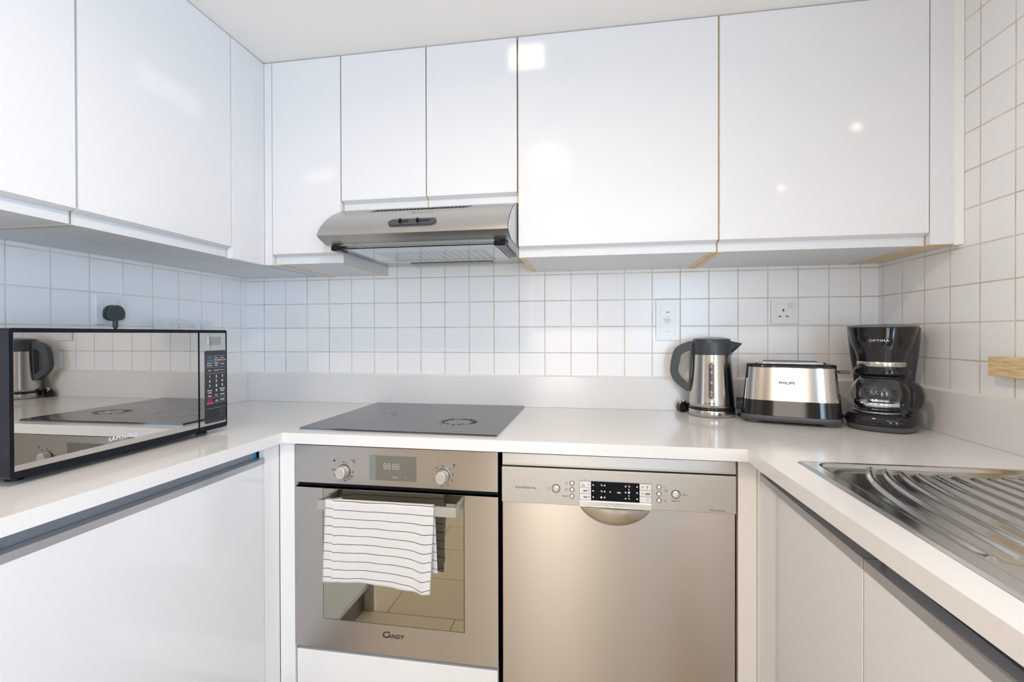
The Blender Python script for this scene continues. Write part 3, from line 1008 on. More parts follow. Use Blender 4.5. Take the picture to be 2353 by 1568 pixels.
ink.prism(fr, [(-0.0022, 0.0032), (0.0022, 0.0032), (0.0004, 0.0), (0.0004, -0.0030), (0.0018, -0.0034), (-0.0018, -0.0034), (-0.0004, -0.0030), (-0.0004, 0.0)], 0, 0.0003)
fr = dfr(1340, 1114, 0.0019)
ink.prism(fr, rrect(0, 0, 0.0075, 0.0052, 0.001, 2), 0, 0.0003, hole=rrect(0, 0, 0.0066, 0.0043, 0.0006, 2)).prism(fr, rrect(0, -0.0032, 0.0105, 0.0006, 0.0002, 1), 0, 0.0003)
for px, py, r in ((1259.5, 1123, 0.0040), (1301.5, 1110, 0.0032), (1529.5, 1128.8, 0.0033)):
    ring(ink, dfr(px, py), 0, 0, r - 0.0005, r, 0.0004, 24)
    ink.prism(dfr(px, py), rrect(0, 0.0008, 0.0004, r * 1.1, 0.0001, 1), 0, 0.0004)
ink.prism(dfr(1301, 1125.5), rrect(0, 0, 0.0058, 0.0062, 0.0006, 1), 0, 0.0004, hole=rrect(0, 0, 0.0048, 0.0052, 0.0004, 1))
ring(ink, dfr(1301, 1125.5), 0, 0, 0.0013, 0.0018, 0.0004, 16)
for i in range(3):
    ink.prism(dfr(1528.8, 1150 + i * 2), rrect(0, 0, 0.0048, 0.0007, 0.0002, 1), 0, 0.0004)
ink.prism(dfr(1487.5, 1148.5, 0.0019), rrect(0, 0, 0.005, 0.0055, 0.0006, 1), 0, 0.0003, hole=rrect(0, 0, 0.0042, 0.0047, 0.0004, 1))
ink.build('markings', mat('panel_print', (0.10, 0.10, 0.11), 0.6), pn)
wk = MB()
for px, py in ((1363, 1114.5), (1363, 1128), (1363, 1142), (1389.3, 1115.6), (1389.3, 1129.6), (1389.3, 1143.2), (1437.3, 1118), (1437.3, 1131.8), (1437.3, 1145.8), (1463.8, 1119), (1463.8, 1133), (1463.8, 1147)):
    wk.prism(dfr(px, py, 0.002), circ(0, 0, 0.0019, 14), 0, 0.0003)
for px, py in ((1381.8, 1143), (1445, 1132)):
    wk.prism(dfr(px, py, 0.002), circ(0, 0, 0.0026, 10), 0, 0.0003)
for px, py in ((1382, 1115.2), (1445, 1118), (1382, 1129)):
    wk.prism(dfr(px, py, 0.002), rrect(0, 0.0016, 0.004, 0.0012, 0.0004, 1), 0, 0.0003).prism(dfr(px, py, 0.002), rrect(0.001, -0.001, 0.0044, 0.0014, 0.0004, 1), 0, 0.0003)
for px, py in ((1445, 1124), (1445, 1126.5), (1445, 1138.5), (1445, 1141)):
    wk.prism(dfr(px, py, 0.002), circ(0, 0, 0.0011, 8), 0, 0.0003)
wk.prism(dfr(1445.5, 1146.3, 0.002), rrect(0, 0, 0.0045, 0.0018, 0.0004, 1), 0, 0.0003)
wk.text(dfr(1402.5, 1130.5, 0.002), 'h.', 0.0058, bold=0.0002).text(dfr(1422.5, 1132, 0.002), 'min.', 0.0058, bold=0.0002)
wk.build('indicator_dots', INK_WHITE, pn)
# chrome badge strip and scoop handle
zc0, zc1 = 0.7290, 0.7472
MB().prism(((xa + 0.0006, 0, 0), (0, 1, 0), (0, 0, 1)), [(DY, zc0 + 0.0002), (DY - 0.0030, zc0 + 0.001), (DY - 0.0040, zc1 - 0.003), (DY - 0.0022, zc1), (DY, zc1)], 0, xb - xa - 0.0012).build('badge_strip', CHROME, pn)
lg = MB()
fr = dfr(1394.5, 1160.6, 0.0048)
ring(lg, fr, 0, 0, 0.0046, 0.0058, 0.0004, 32)
lg.prism(fr, rrect(-0.0022, 0, 0.0012, 0.0062, 0.0003, 1), 0, 0.0004).prism(fr, rrect(0.0022, 0, 0.0012, 0.0062, 0.0003, 1), 0, 0.0004).prism(fr, rrect(0, 0, 0.004, 0.001, 0.0002, 1), 0, 0.0004)
lg.text(dfr(1420.5, 1162.2, 0.0048), 'BOSCH', 0.0105, bold=0.0004, sx=1.05)
lg.build('logo', mat('badge_letters', (0.72, 0.70, 0.66), 0.3, 0.5), pn)


def scoop():
    mb = MB()
    cx, hw, top = (xa + xb) / 2, (xb - xa) / 2 - 0.001, 0.7292
    n, m_ = 40, 10
    vs, fs = [], []
    for j in range(m_ + 1):
        t_ = j / m_
        for i in range(n + 1):
            a = -1 + 2 * i / n
            dep = 0.0475 * (1 - a * a) ** 0.72
            z = top - dep * t_
            y = DY + 0.006 - 0.020 * (1 - a * a) ** 0.8 * math.cos(t_ * math.pi / 2) ** 0.7 - 0.0006
            vs.append((cx + hw * a, y, z))
    k = n + 1
    fs = [(j * k + i, (j + 1) * k + i, (j + 1) * k + i + 1, j * k + i + 1) for j in range(m_) for i in range(n)]
    mb.add(vs, fs, True)
    # top face
    vt = [vs[i] for i in range(n + 1)] + [(vs[i][0], DY + 0.006, top) for i in range(n + 1)]
    mb.add(vt, [(i, i + 1, k + i + 1, k + i) for i in range(n)])
    return mb


scoop().build('handle', mat('scoop_steel', (0.60, 0.57, 0.53), 0.2, 1.0), dw)

# ---- right lower corner and sink base
RX0, RX1 = 1.8622, 1.8628


def rx(y):
    return RX0 + (RX1 - RX0) * ((-y - 0.57) / (1.30 - 0.57))


t = empty('corner_filler', (1.84, -0.56, 0), 0, 'white L-shaped filler panel in the lower right corner beside the dishwasher', 'filler panel')
MB().box(1.8185, rx(-0.56), -0.5560, -0.5380, 0.02, SB - 0.001).build('front_panel', PANEL, t, bevel=0.0008)
slant(-0.5565, -0.5760, 0.018, 0.02, SB - 0.001, rx, -1).build('side_panel', PANEL, t, bevel=0.0008)


def sink_unit(y0, y1, label):
    t = empty('base_cupboard', (2.1, (y0 + y1) / 2, 0), 0, label, 'cupboard', 'white base cupboards under the sink')
    xx = rx(y1)
    MB().box(xx + 0.045, 2.433, y1 + 0.001, y0 - 0.001, 0.10, 0.735).build('body', CARC, t)
    slant(y0 - 0.0010, y1 + 0.0010, 0.018, 0.02, 0.8230, rx, -1).build('door', LACQ, t, bevel=0.0008, seg=1)
    slant(y0 - 0.0004, y1 + 0.0012, 0.024, 0.8238, 0.8400, lambda y: rx(y) - 0.001, -1).build('finger_rail', ALU, t, bevel=0.001)
    slant(y0 - 0.010, y1 + 0.0012, 0.006, 0.8250, SB - 0.0015, lambda y: rx(y) + 0.026, -1).build('recess_profile', ALU_BACK, t)


sink_unit(-0.5775, -1.0105, 'white base cupboard under the drainer, right of the dishwasher corner')
sink_unit(-1.0120, -1.7000, 'white base cupboard at the lower right edge, under the sink bowl')

# ------------------------------------------------------------------ tea towel on the oven handle
def towel():
    NX = 56
    x0, x1 = 0.7415, 1.0500
    yF, yB = -0.6205, -0.6065
    prof = []      # (y, z, s) over the bar
    zt, zb, zback = 0.7290, 0.5080, 0.545
    n1 = 40
    for i in range(n1 + 1):
        f = i / n1
        prof.append((yF - 0.0015, zb + (zt - 0.003 - zb) * f, (zt - zb) * (1 - f)))
    for a in range(1, 8):
        q = math.pi * a / 8
        prof.append((( yF + yB) / 2 + (yF - yB) / 2 * math.cos(q), zt - 0.003 + 0.0045 * math.sin(q), -0.004 * a / 2))
    for i in range(n1 + 1):
        f = i / n1
        prof.append((yB + 0.001, zt - 0.003 - (zt - zback) * f, -0.016 - (zt - zback) * f))
    vs, uv = [], []
    for j, (y, z, s) in enumerate(prof):
        front = j <= n1
        low = max(0, (zt - z)) / (zt - zb)
        for i in range(NX + 1):
            u = i / NX
            x = x0 + (x1 - x0) * u
            x += (-0.006 * (1 - u) + -0.011 * u ** 3) * low if front else (-0.004 + 0.006 * low)
            yy = y
            amp = 0.0045 * low
            if front:
                yy += -amp * (0.6 + 0.5 * math.sin(u * 9 + 1.0) + 0.35 * math.sin(u * 23 + low * 3)) - 0.006 * math.exp(-((u - 0.93) / 0.05) ** 2) * low
                yy += -0.0022 * (1 if u < 0.115 else 0) * (1 if u > 0.05 else 0.4)
            else:
                yy += 0.006 * low * (0.8 + 0.6 * math.sin(u * 30)) + 0.006 * low
            zz = z
            if front:
                zz += low * (0.004 * math.sin(u * 5) - 0.006 * sm(0.80, 0.95, u))
            vs.append((x, yy, zz))
            sag = 0.0020 * low * math.sin(u * 6 + 0.5) + 0.007 * low * math.exp(-((u - 0.90) / 0.07) ** 2)
            uv.append((u * 0.31, s + 0.0157 + (0.0035 if u < 0.085 else 0) + 0.5 - sag))
    k = NX + 1
    fs = [(j * k + i, j * k + i + 1, (j + 1) * k + i + 1, (j + 1) * k + i) for j in range(len(prof) - 1) for i in range(NX)]
    o = MB().add(vs, fs, True).build('tea_towel', TOWEL, None, uv=uv)
    s_ = o.modifiers.new('solid', 'SOLIDIFY')
    s_.thickness = 0.0016
    s_.offset = 0
    return o


tag(towel(), 'white cotton tea towel with thin navy stripes hanging over the oven handle', 'tea towel')

# ------------------------------------------------------------------ microwave
MX, MY0, MY1, MZ0, MZ1 = 0.400, -1.0935, -0.5745, 0.9140, 1.1950
mw = empty('microwave_oven', (0.22, -0.83, 0.9), 0, 'black microwave with a mirrored door on the left worktop', 'microwave')
MB().box(0.075, MX - 0.030, MY0 + 0.004, MY1 - 0.004, MZ0 + 0.002, MZ1 - 0.002, 0.003).build('body', BLACK_SOFT, mw)
YS = -0.6740      # seam between door and control column
for a, b, nm in ((MY0, YS - 0.0008, 'door'), (YS + 0.0008, MY1, 'control_panel')):
    pm = MB().prism(frX(MX - 0.030, 0, 0), rrect((a + b) / 2, (MZ0 + MZ1) / 2, b - a, MZ1 - MZ0, 0.006, 4), 0, 0.030).build(nm, BLACK_NAVY, mw, bevel=0.003, seg=3)
    if nm == 'door':
        md = pm
    else:
        mc = pm
MB().box(MX - 0.001, MX + 0.0006, MY0 + 0.0065, YS - 0.003, MZ0 + 0.0135, MZ1 - 0.0085).build('mirror_glass', MIRROR, md)
MB().box(MX - 0.001, MX + 0.0006, YS + 0.003, MY1 - 0.0060, MZ0 + 0.0135, MZ1 - 0.0085).build('mirror_glass', MIRROR, mc)
for x, y in ((0.12, MY0 + 0.05), (0.12, MY1 - 0.05), (0.35, MY0 + 0.04), (0.35, MY1 - 0.04)):
    MB().cyl(frZ(x, y, 0.9003), 0.014, 0, 0.0158, 20).build('foot', BLACK_SOFT, mw)
MB().text(frX(MX + 0.0008, -0.8840, 0.9490), 'SAMSUNG', 0.0125, bold=0.0002, sx=1.10, sp=1.08).build('logo', INK_WHITE, md)
kp = MB().prism(frX(MX, 0, 0), rrect(-0.6185, 1.0350, 0.0740, 0.204, 0.005, 3), 0.0006, 0.0012).build('keypad', mat('keypad_black', (0.03, 0.032, 0.04), 0.15), mc)
tw, tb, tr = MB(), MB(), MB()


def kfr(u, v_):      # u across, v down, in the keypad's own size
    return frX(MX + 0.00125, -0.6555 + u * 0.074, 1.137 - v_ * 0.204)


rows = [(0.115, ('Healthy\nCooking', 'Auto\nReheat', 'Auto\nGrill Cook')), (0.19, ('Power\nDefrost', 'Soften/\nMelt', 'Snack')), (0.275, ('Grill', 'Combi', 'Deodorization'))]
for v_, ts in rows:
    for j, s_ in enumerate(ts):
        (tb if (v_ < .12 and j == 0) else tw).text(kfr((0.22, 0.54, 0.83)[j], v_), s_, 0.0062 if len(s_) < 12 or '\n' in s_ else 0.0033, bold=0.0)
for v_ in (0.075, 0.152, 0.233, 0.315, 0.655, 0.725, 0.80):
    tw.prism(kfr(0.54, v_), rrect(0, 0, 0.064, 0.0003, 0.0001, 1), 0, 0.0003)
for j, s_ in enumerate('123456789'):
    tw.text(kfr((0.22, 0.54, 0.83)[j % 3], 0.36 + 0.065 * (j // 3)), s_, 0.0098, bold=0.00025)
tw.text(kfr(0.54, 0.557), '0', 0.0098, bold=0.00025)
for u, v_, s_ in ((0.22, 0.565, 'Power\nLevel'), (0.83, 0.555, 'Kitchen\nTimer'), (0.22, 0.625, 'Clock'), (0.54, 0.622, 'Eco'), (0.83, 0.618, 'Sound'), (0.54, 0.70, '+30s'), (0.83, 0.695, 'START')):
    tw.text(kfr(u, v_), s_, 0.0060, bold=0.0001)
tr.text(kfr(0.22, 0.70), 'STOP\nCANCEL', 0.0060, bold=0.0001)
for v_ in (0.655, 0.735):
    tr.prism(kfr(0.22, v_), rrect(0, 0, 0.0210, 0.0010, 0.0002, 1), 0, 0.0004)
for a in range(4):
    for b_ in range(4):
        tw.prism(kfr(0.70 + a * 0.075, 0.845 + b_ * 0.028), circ(0, 0, 0.0005, 6), 0, 0.0003)
tw.build('key_print', INK_WHITE, kp)
tb.build('blue_key_print', INK_BLUE, kp)['label'] = 'blue lettering'
tr.build('red_key_print', INK_RED, kp)['label'] = 'red lettering'
MB().prism(frX(MX, 0, 0), rrect(-0.6200, 1.1640, 0.045, 0.024, 0.001, 2), 0.0006, 0.0010).build('display', mat('dim_display', (0.40, 0.40, 0.39), 0.03, 1.0), mc)

# ------------------------------------------------------------------ sockets, switch and plug
def plate(t, fr, w_, h_, name='plate'):
    return MB().prism(fr, rrect(0, 0, w_, h_, 0.003, 3), 0.0006, 0.009).build(name, WHITE_PL, t, bevel=0.003, seg=3)


def socket(fr, label, nrm, plugged):
    t = empty('wall_socket', fr[0], 0, label, 'wall socket')
    plate(t, fr, 0.087, 0.087)
    MB().prism(fr, rrect(0, 0.0, 0.056, 0.060, 0.004, 3), 0.0085, 0.0098, hole=rrect(0, 0, 0.0548, 0.0588, 0.0035, 3)).build('inner_frame', WHITE_PL2, t)
    MB().prism(fr, rrect(0.018, 0.020, 0.014, 0.019, 0.002, 2), 0.009, 0.0125).build('switch', WHITE_PL2, t, bevel=0.001)
    if not plugged:
        MB().prism(fr, rrect(-0.004, 0.0045, 0.0052, 0.009, 0.0004, 1), 0.0088, 0.0094).prism(fr, rrect(-0.0155, -0.0175, 0.0085, 0.0042, 0.0004, 1), 0.0088, 0.0094).prism(
            fr, rrect(0.0085, -0.0175, 0.0085, 0.0042, 0.0004, 1), 0.0088, 0.0094).build('pin_holes', mat('socket_dark', (0.08, 0.07, 0.06), 0.7), t)
    return t


socket(frY(2.1335, -0.0005, 1.2595), 'white square wall socket with nothing plugged in, above the toaster', 0, False)
socket(frX(0.0005, -0.5810, 1.2578), 'white square wall socket on the left wall holding the black plug', 0, True)
t = empty('cooker_switch', (1.7355, -0.0005, 1.232), 0, 'tall white cooker switch plate with a small red light, above the kettle', 'wall switch')
fr = frY(1.7355, -0.0005, 1.2325)
plate(t, fr, 0.082, 0.148)
MB().prism(fr, rrect(0, 0, 0.0520, 0.1130, 0.004, 3), 0.0085, 0.0098, hole=rrect(0, 0, 0.0508, 0.1118, 0.0035, 3)).build('inner_frame', WHITE_PL2, t)
MB().prism(fr, rrect(0, 0.0285, 0.0110, 0.0044, 0.002, 3), 0.0088, 0.0102).build('indicator_lamp', RED_LAMP, t)
MB().prism(fr, rrect(0.0, -0.004, 0.0200, 0.0150, 0.002, 3), 0.0088, 0.0110).prism(fr, rrect(-0.002, 0.003, 0.0240, 0.0040, 0.001, 2), 0.0110, 0.017).build('rocker', WHITE_PL2, t, bevel=0.001)
MB().text(frY(1.7355, -0.0095, 1.2448), 'OFF', 0.0048).text(frY(1.7355, -0.0095, 1.2150), 'ON', 0.0048).text(frY(1.7355, -0.0095, 1.1895), 'COOKER', 0.0045, sx=1.2).build('lettering', INK_GREY, t)

pl = empty('power_plug', (0.03, -0.588, 1.244), 0, 'black mains plug pushed into the left wall socket behind the microwave', 'plug')


def plug_shape(fr, r=0.025):
    pts = []
    for i in range(28):
        a = 2 * math.pi * i / 28
        x, y = math.cos(a), math.sin(a)
        pts.append((x * r * 0.93, (y * r) if y > 0 else math.copysign(abs(y) ** 0.6, y) * r * 0.78))
    return pts


frp = frX(0.0105, -0.5840, 1.2460)
MB().prism(frp, plug_shape(frp, 0.0270), 0, 0.009).build('base', GREY_PL, pl, bevel=0.003, seg=3)
MB().prism(frp, plug_shape(frp, 0.0260), 0.0105, 0.024).build('cover', GREY_PL, pl, bevel=0.004, seg=4)
c = MB()
pz = [(0.0105 + 0.016, -0.584, 1.2285 - 0.003 * i) for i in range(9)]
c.tube(pz, [0.0075 if i % 2 == 0 else 0.0058 for i in range(9)], 14)
c.build('cable_sleeve', GREY_PL, pl)
MB().tube([(0.0265, -0.584, 1.205), (0.033, -0.585, 1.10), (0.034, -0.60, 0.98), (0.040, -0.62, 0.915), (0.055, -0.66, 0.906)], 0.0036).build('cable', CABLE, pl)

# cutting boards leaning on the left wall behind the microwave
def board(y0, y1, ztop, xb_, xt, m, label, hole):
    t = []
    cy = (y0 + y1) / 2
    h_ = ztop - 0.901
    sl = math.atan2(xb_ - xt, h_)
    fr = ((xb_, cy, 0.9012), (0, 1, 0), (-math.sin(sl), 0, math.cos(sl)))
    outer = rrect(0, h_ / 2, y1 - y0, h_, 0.016, 6)
    hw = 0.110
    inner = rrect(0.018, h_ - 0.030, hw, 0.030, 0.012, 6)
    o = MB().prism(fr, outer, 0, 0.005, hole=inner).build('cutting_board', m)
    tag(o, label, 'cutting board', 'cutting boards behind the microwave')


board(-0.4684, -0.2900, 1.2370, 0.066, 0.036, PLASTIC_CLEAR, 'clear plastic cutting board leaning on the left wall behind the microwave, nearest the black plug', True)
board(-0.4500, -0.2085, 1.2380, 0.048, 0.018, PLASTIC_CLEAR, 'clear plastic cutting board partly behind the other one, nearest the corner', True)

# wooden rail at the right edge
o = MB().box(2.4050, 2.4360, -0.78, -0.4930, 1.0775, 1.1245, 0.002).build('wooden_board', WOOD)
tag(o, 'pale wooden board end on the right wall at the edge of the picture', 'wooden board')

# ------------------------------------------------------------------ kettle
KET = (1.868, -0.0905, 0.9)
ke = empty('electric_kettle', KET, R(-13.8), 'brushed steel electric kettle with a charcoal handle and lid', 'kettle')
K = 1.0
MB().lathe([(0.0700, 0.0005), (0.0740, 0.003), (0.0765, 0.010), (0.0765, 0.021), (0.0755, 0.0235)], n=72).build('power_base', STEEL_KET, ke, local=True)
MB().lathe([(0.0735, 0.0237), (0.0760, 0.026), (0.0760, 0.031), (0.0735, 0.0335)], n=72).build('base_seam', BLACK, ke, local=True)


def krad(z):      # body radius
    return 0.0748 + (0.0640 - 0.0748) * ((z - 0.035) / (0.210 - 0.035)) ** 0.9 if z > 0.035 else 0.0748


MB().lathe([(0.0735, 0.0337)] + [(krad(0.035 + 0.175 * i / 16), 0.035 + 0.175 * i / 16) for i in range(17)], n=96).build('body', STEEL_KET, ke, local=True)
MB().lathe([(0.0642, 0.2105), (0.0645, 0.212), (0.0625, 0.245), (0.0610, 0.260), (0.0595, 0.2625)], n=72).build('collar', GREY_PL, ke, local=True)
MB().lathe([(0.0585, 0.2627), (0.0570, 0.2650), (0.0420, 0.2690), (0.0200, 0.2710), (0.0005, 0.2715)], n=64).build('lid', mat('lid_glaze', (0.35, 0.37, 0.40), 0.1, 0.3), ke, local=True)
# spout
MB().add([(0.053, -0.026, 0.258), (0.053, 0.026, 0.258), (0.098, 0.0, 0.2480), (0.0630, 0.0, 0.2120), (0.0600, -0.018, 0.225), (0.0600, 0.018, 0.225), (0.0525, -0.024, 0.2575)],
         [(0, 2, 1), (0, 4, 2), (4, 3, 2), (3, 5, 2), (5, 1, 2), (0, 1, 5, 3, 4)]).build('spout', GREY_PL, ke, local=True, bevel=0.0015)
# handle: closed loop with a hole
HO = [(-0.058, 0.258), (-0.082, 0.252), (-0.106, 0.241), (-0.121, 0.228), (-0.129, 0.205), (-0.1350, 0.165), (-0.1345, 0.140), (-0.1230, 0.115), (-0.098, 0.094), (-0.074, 0.0745), (-0.0665, 0.100), (-0.0630, 0.215)]
HI = [(-0.068, 0.222), (-0.078, 0.219), (-0.0900, 0.213), (-0.0985, 0.206), (-0.1025, 0.190), (-0.1075, 0.163), (-0.1080, 0.146), (-0.1020, 0.130), (-0.0900, 0.119), (-0.0765, 0.1060), (-0.0725, 0.115), (-0.0700, 0.200)]
MB().prism(((0, 0.013, 0), (1, 0, 0), (0, 0, 1)), rounded(HO), 0, 0.026, hole=rounded(HI), smooth=True).build('handle', GREY_PL, ke, local=True, bevel=0.006, seg=4)


def kwrap(off):
    def f(x, y, z):
        r = krad(z) + off
        a = x / r
        return (r * math.sin(a), -r * math.cos(a), z)
    return f


def wrapped(mb, off, name, m, par):
    # x = arc length, z = height; y is dropped and replaced by the offset
    d = mb.v
    mb.v = [tuple(kwrap(off - p[1])(p[0], 0, p[2])) for p in d]
    return mb.build(name, m, par, local=True)


gp = lambda r, c, h_: [(x, y) for x, y in rrect(0, c, 2 * r, h_, r, 10)]
gg = wrapped(MB().prism(frY(0, 0, 0), gp(0.0115, 0.1235, 0.128), 0, 0.0022), 0.0001, 'gauge_frame', mat('gauge_bezel', (0.40, 0.34, 0.31), 0.3, 0.4), ke)
wrapped(MB().prism(frY(0, 0, 0), gp(0.0076, 0.1235, 0.117), 0, 0.0006), 0.0024, 'gauge_window', mat('gauge_smoke', (0.07, 0.065, 0.075), 0.15), gg)
q = MB()
for z, s_ in ((0.171, '1.7L'), (0.156, '1.5L'), (0.122, '1.0L'), (0.090, '0.5L'), (0.0765, '0.3L')):
    q.text(frY(0, 0, z), s_, 0.0042, bold=0.0001)
    q.prism(frY(0, 0, 0), rrect(0, z - 0.0035, 0.012, 0.0004, 0.0001, 1), 0, 0.0002)
    if s_ in ('1.5L', '1.0L', '0.5L'):
        q.prism(frY(0, 0, 0), rrect(0.001, z - 0.0063, 0.0045, 0.0028, 0.0010, 2), 0, 0.0002)
q.text(frY(0, 0, 0.1755), 'max', 0.0042, bold=0.0001)
wrapped(q, 0.0032, 'gauge_print', INK_WHITE, gg)
q = MB().text(frY(0.0050, 0, 0.0485), 'BOSCH', 0.0088, bold=0.0002, sx=0.95, sp=1.05).text(frY(0.0070, 0, 0.0395), 'DesignLine', 0.0056, bold=0.0001)
ring(q, frY(-0.0180, 0, 0.048), 0, 0, 0.0029, 0.0035, 0.0002, 24)
q.prism(frY(-0.0180, 0, 0.048), rrect(-.0012, 0, .0007, .0036, .0001, 1), 0, .0002).prism(frY(-0.0180, 0, 0.048), rrect(.0012, 0, .0007, .0036, .0001, 1), 0, .0002).prism(frY(-0.0180, 0, 0.048), rrect(0, 0, .0024, .0006, .0001, 1), 0, .0002)
wrapped(q, 0.0003, 'logo', INK, ke)
MB().cyl(frY(0.026, -0.0712, 0.0130), 0.0058, 0, 0.0022, 20).build('cable_notch', BLACK, ke, local=True)

# the kettle's own plug, lying loose on the worktop behind it
pk = empty('power_plug', (1.783, -0.040, 0.9), R(20), 'loose black mains plug lying on the worktop left of the kettle, pins up', 'plug')
o = MB().prism(((0, 0.012, 0.018), (1, 0, 0.25), (-0.2, 0, 0.98)), plug_shape(None, 0.0200), 0, 0.022).build('housing', BLACK, pk, local=True, bevel=0.004, seg=3)
for dx in (-0.010, 0.004):
    MB().box(dx - 0.003, dx + 0.003, -0.006, 0.002, 0.032, 0.044, 0.0006, 1).build('pin', CHROME, pk, local=True)
MB().box(-0.019, 0.006, -0.0085, -0.0045, 0.0275, 0.0315, 0.0006, 1).build('pin', CHROME, pk, local=True)

# ------------------------------------------------------------------ toaster
TO = (2.082, -0.180, 0.9)
to = empty('toaster', TO, R(-17), 'long brushed steel and black two-slice toaster between kettle and coffee machine', 'toaster')


def sell(a, b_, z, n=2.6, k=72, cx=0, cy=0):
    pts = []
    for i in range(k):
        t_ = 2 * math.pi * i / k
        c_, s_ = math.cos(t_), math.sin(t_)
        pts.append((cx + math.copysign(abs(c_) ** (2 / n), c_) * a, cy + math.copysign(abs(s_) ** (2 / n), s_) * b_, z))
    return pts


TN = 4.2
MB().loft([sell(0.133, 0.078, 0.009, TN), sell(0.140, 0.085, 0.013, TN), sell(0.1405, 0.0855, 0.022, TN), sell(0.1385, 0.0835, 0.0265, TN)]).build('base', GREY_BASE, to, local=True)
TL = lambda z: (0.1380 - 0.014 * (z - 0.027) / 0.157, 0.0830 - 0.013 * (z - 0.027) / 0.157)
MB().loft([sell(*TL(z), z, TN) for z in (0.027, 0.05, 0.0735)]).build('lower_housing', BLACK, to, local=True)
MB().loft([sell(TL(z)[0] - 0.002, TL(z)[1] - 0.002, z, TN) for z in (0.0738, 0.10, 0.14, 0.176)]).build('side_caps', BLACK, to, local=True)
for sgn in (-1, 1):
    MB().loft([sell(TL(z)[0] + 0.0003, TL(z)[1] + 0.0006, z, TN, 144) for z in (0.0738, 0.10, 0.14, 0.1755)], False, False,
              keep=lambda q, s=sgn: all(p[1] * s > 0.02 and abs(p[0]) < 0.1345 - 0.017 * (p[2] - 0.07) / 0.1 for p in q)).build('steel_panel', STEEL_KET, to, local=True)
MB().loft([sell(TL(0.176)[0] - 0.0005, TL(0.176)[1] - 0.0005, 0.1762, TN), sell(0.1235, 0.0695, 0.1830, TN), sell(0.119, 0.065, 0.1865, TN), sell(0.101, 0.045, 0.1870, 5)]).build('top', BLACK, to, local=True)
MB().loft([sell(0.099, 0.044, 0.1872, 5), sell(0.097, 0.043, 0.1920, 5), sell(0.088, 0.036, 0.1935, 5)]).build('bun_rack', CHROME, to, local=True)
sl = MB()
for cy in (-0.014, 0.014):
    sl.prism(((0, cy, 0.1936), (1, 0, 0), (0, 1, 0)), rrect(0, 0, 0.150, 0.017, 0.004, 3), 0, 0.0004)
sl.build('bread_slot', BLACK_SOFT, to, local=True)
MB().text(frY(-0.012, -0.0783, 0.1290), 'PHILIPS', 0.0118, bold=0.0003, sx=1.08, sp=1.06).build('logo', INK, to, local=True)
MB().box(0.122, 0.131, -0.006, 0.006, 0.160, 0.166).box(0.129, 0.160, -0.013, 0.013, 0.158, 0.1675, 0.003).build('lever', GREY_BASE, to, local=True)
kn = MB().cyl(((-0.1360, -0.020, 0.051), (0, -1, 0), (0, 0, 1)), 0.0215, -0.005, 0.016, 40, 0.003)
kn.build('browning_knob', BLACK, to, local=True)
MB().cyl(((0.1350, -0.020, 0.038), (0, 1, 0), (0, 0, 1)), 0.0045, 0, 0.009, 16).build('button', GREY_BASE, to, local=True)
for x, y in ((-0.100, -0.050), (0.100, -0.050), (-0.100, 0.050), (0.100, 0.050)):
    MB().lathe([(0.018, 0.0004), (0.021, 0.004), (0.022, 0.0095)], (x, y, 0), 24).build('foot', GREY_BASE, to, local=True)
MB().tube([(-0.131, 0.030, 0.014), (-0.141, 0.028, 0.007), (-0.148, 0.040, 0.0055), (-0.146, 0.060, 0.0055), (-0.135, 0.080, 0.0055)], 0.0033).build('cable', CABLE, to, local=True)

# ------------------------------------------------------------------ coffee machine
CO = (2.316, -0.2380, 0.9)
co = empty('coffee_machine', CO, R(-33), 'glossy black drip coffee machine with a glass jug in the right corner', 'coffee machine')
MB().loft([sell(0.077, 0.098, 0.0008, 2.8), sell(0.083, 0.104, 0.004, 2.8), sell(0.085, 0.106, 0.016, 2.8)]).build('foot', GREY_BASE, co, local=True)
MB().loft([sell(0.085, 0.106, 0.0162, 2.8), sell(0.0900, 0.111, 0.025, 2.8), sell(0.0880, 0.109, 0.037, 2.7), sell(0.084, 0.104, 0.047, 2.6), sell(0.076, 0.094, 0.0515, 2.4), sell(0.070, 0.080, 0.052, 2.4)]).build('base', BLACK, co, local=True)
MB().lathe([(0.064, 0.0522), (0.064, 0.055), (0.058, 0.0565), (0.0005, 0.0565)], (-0.004, -0.034, 0), 48).build('warming_plate', mat('hotplate', (0.35, 0.36, 0.38), 0.25, 0.9), co, local=True)
MB().loft([sell(a, b_, z, 3.2, 72, 0, y) for a, b_, z, y in ((0.072, 0.030, 0.050, 0.064), (0.073, 0.031, 0.10, 0.064), (0.077, 0.034, 0.16, 0.060), (0.083, 0.040, 0.21, 0.052), (0.087, 0.047, 0.26, 0.044), (0.089, 0.052, 0.297, 0.038))]).build('water_tank', mat('smoked_black', (0.05, 0.047, 0.045), 0.12), co, local=True)
MB().loft([sell(a, b_, z, 2.2, 72, 0, y) for a, b_, z, y in ((0.0575, 0.0555, 0.1986, -0.018), (0.0590, 0.057, 0.208, -0.018), (0.064, 0.062, 0.228, -0.017), (0.074, 0.069, 0.252, -0.014), (0.0800, 0.074, 0.278, -0.010), (0.0840, 0.078, 0.297, -0.008))]).build('filter_basket', BLACK, co, local=True)
MB().loft([sell(a, b_, z, 2.2, 72, 0, -0.018) for a, b_, z in ((0.0582, 0.0562, 0.1845), (0.0588, 0.0568, 0.1855), (0.0588, 0.0568, 0.1975), (0.0582, 0.0562, 0.1984))]).build('steel_band', STEEL_KET, co, local=True)
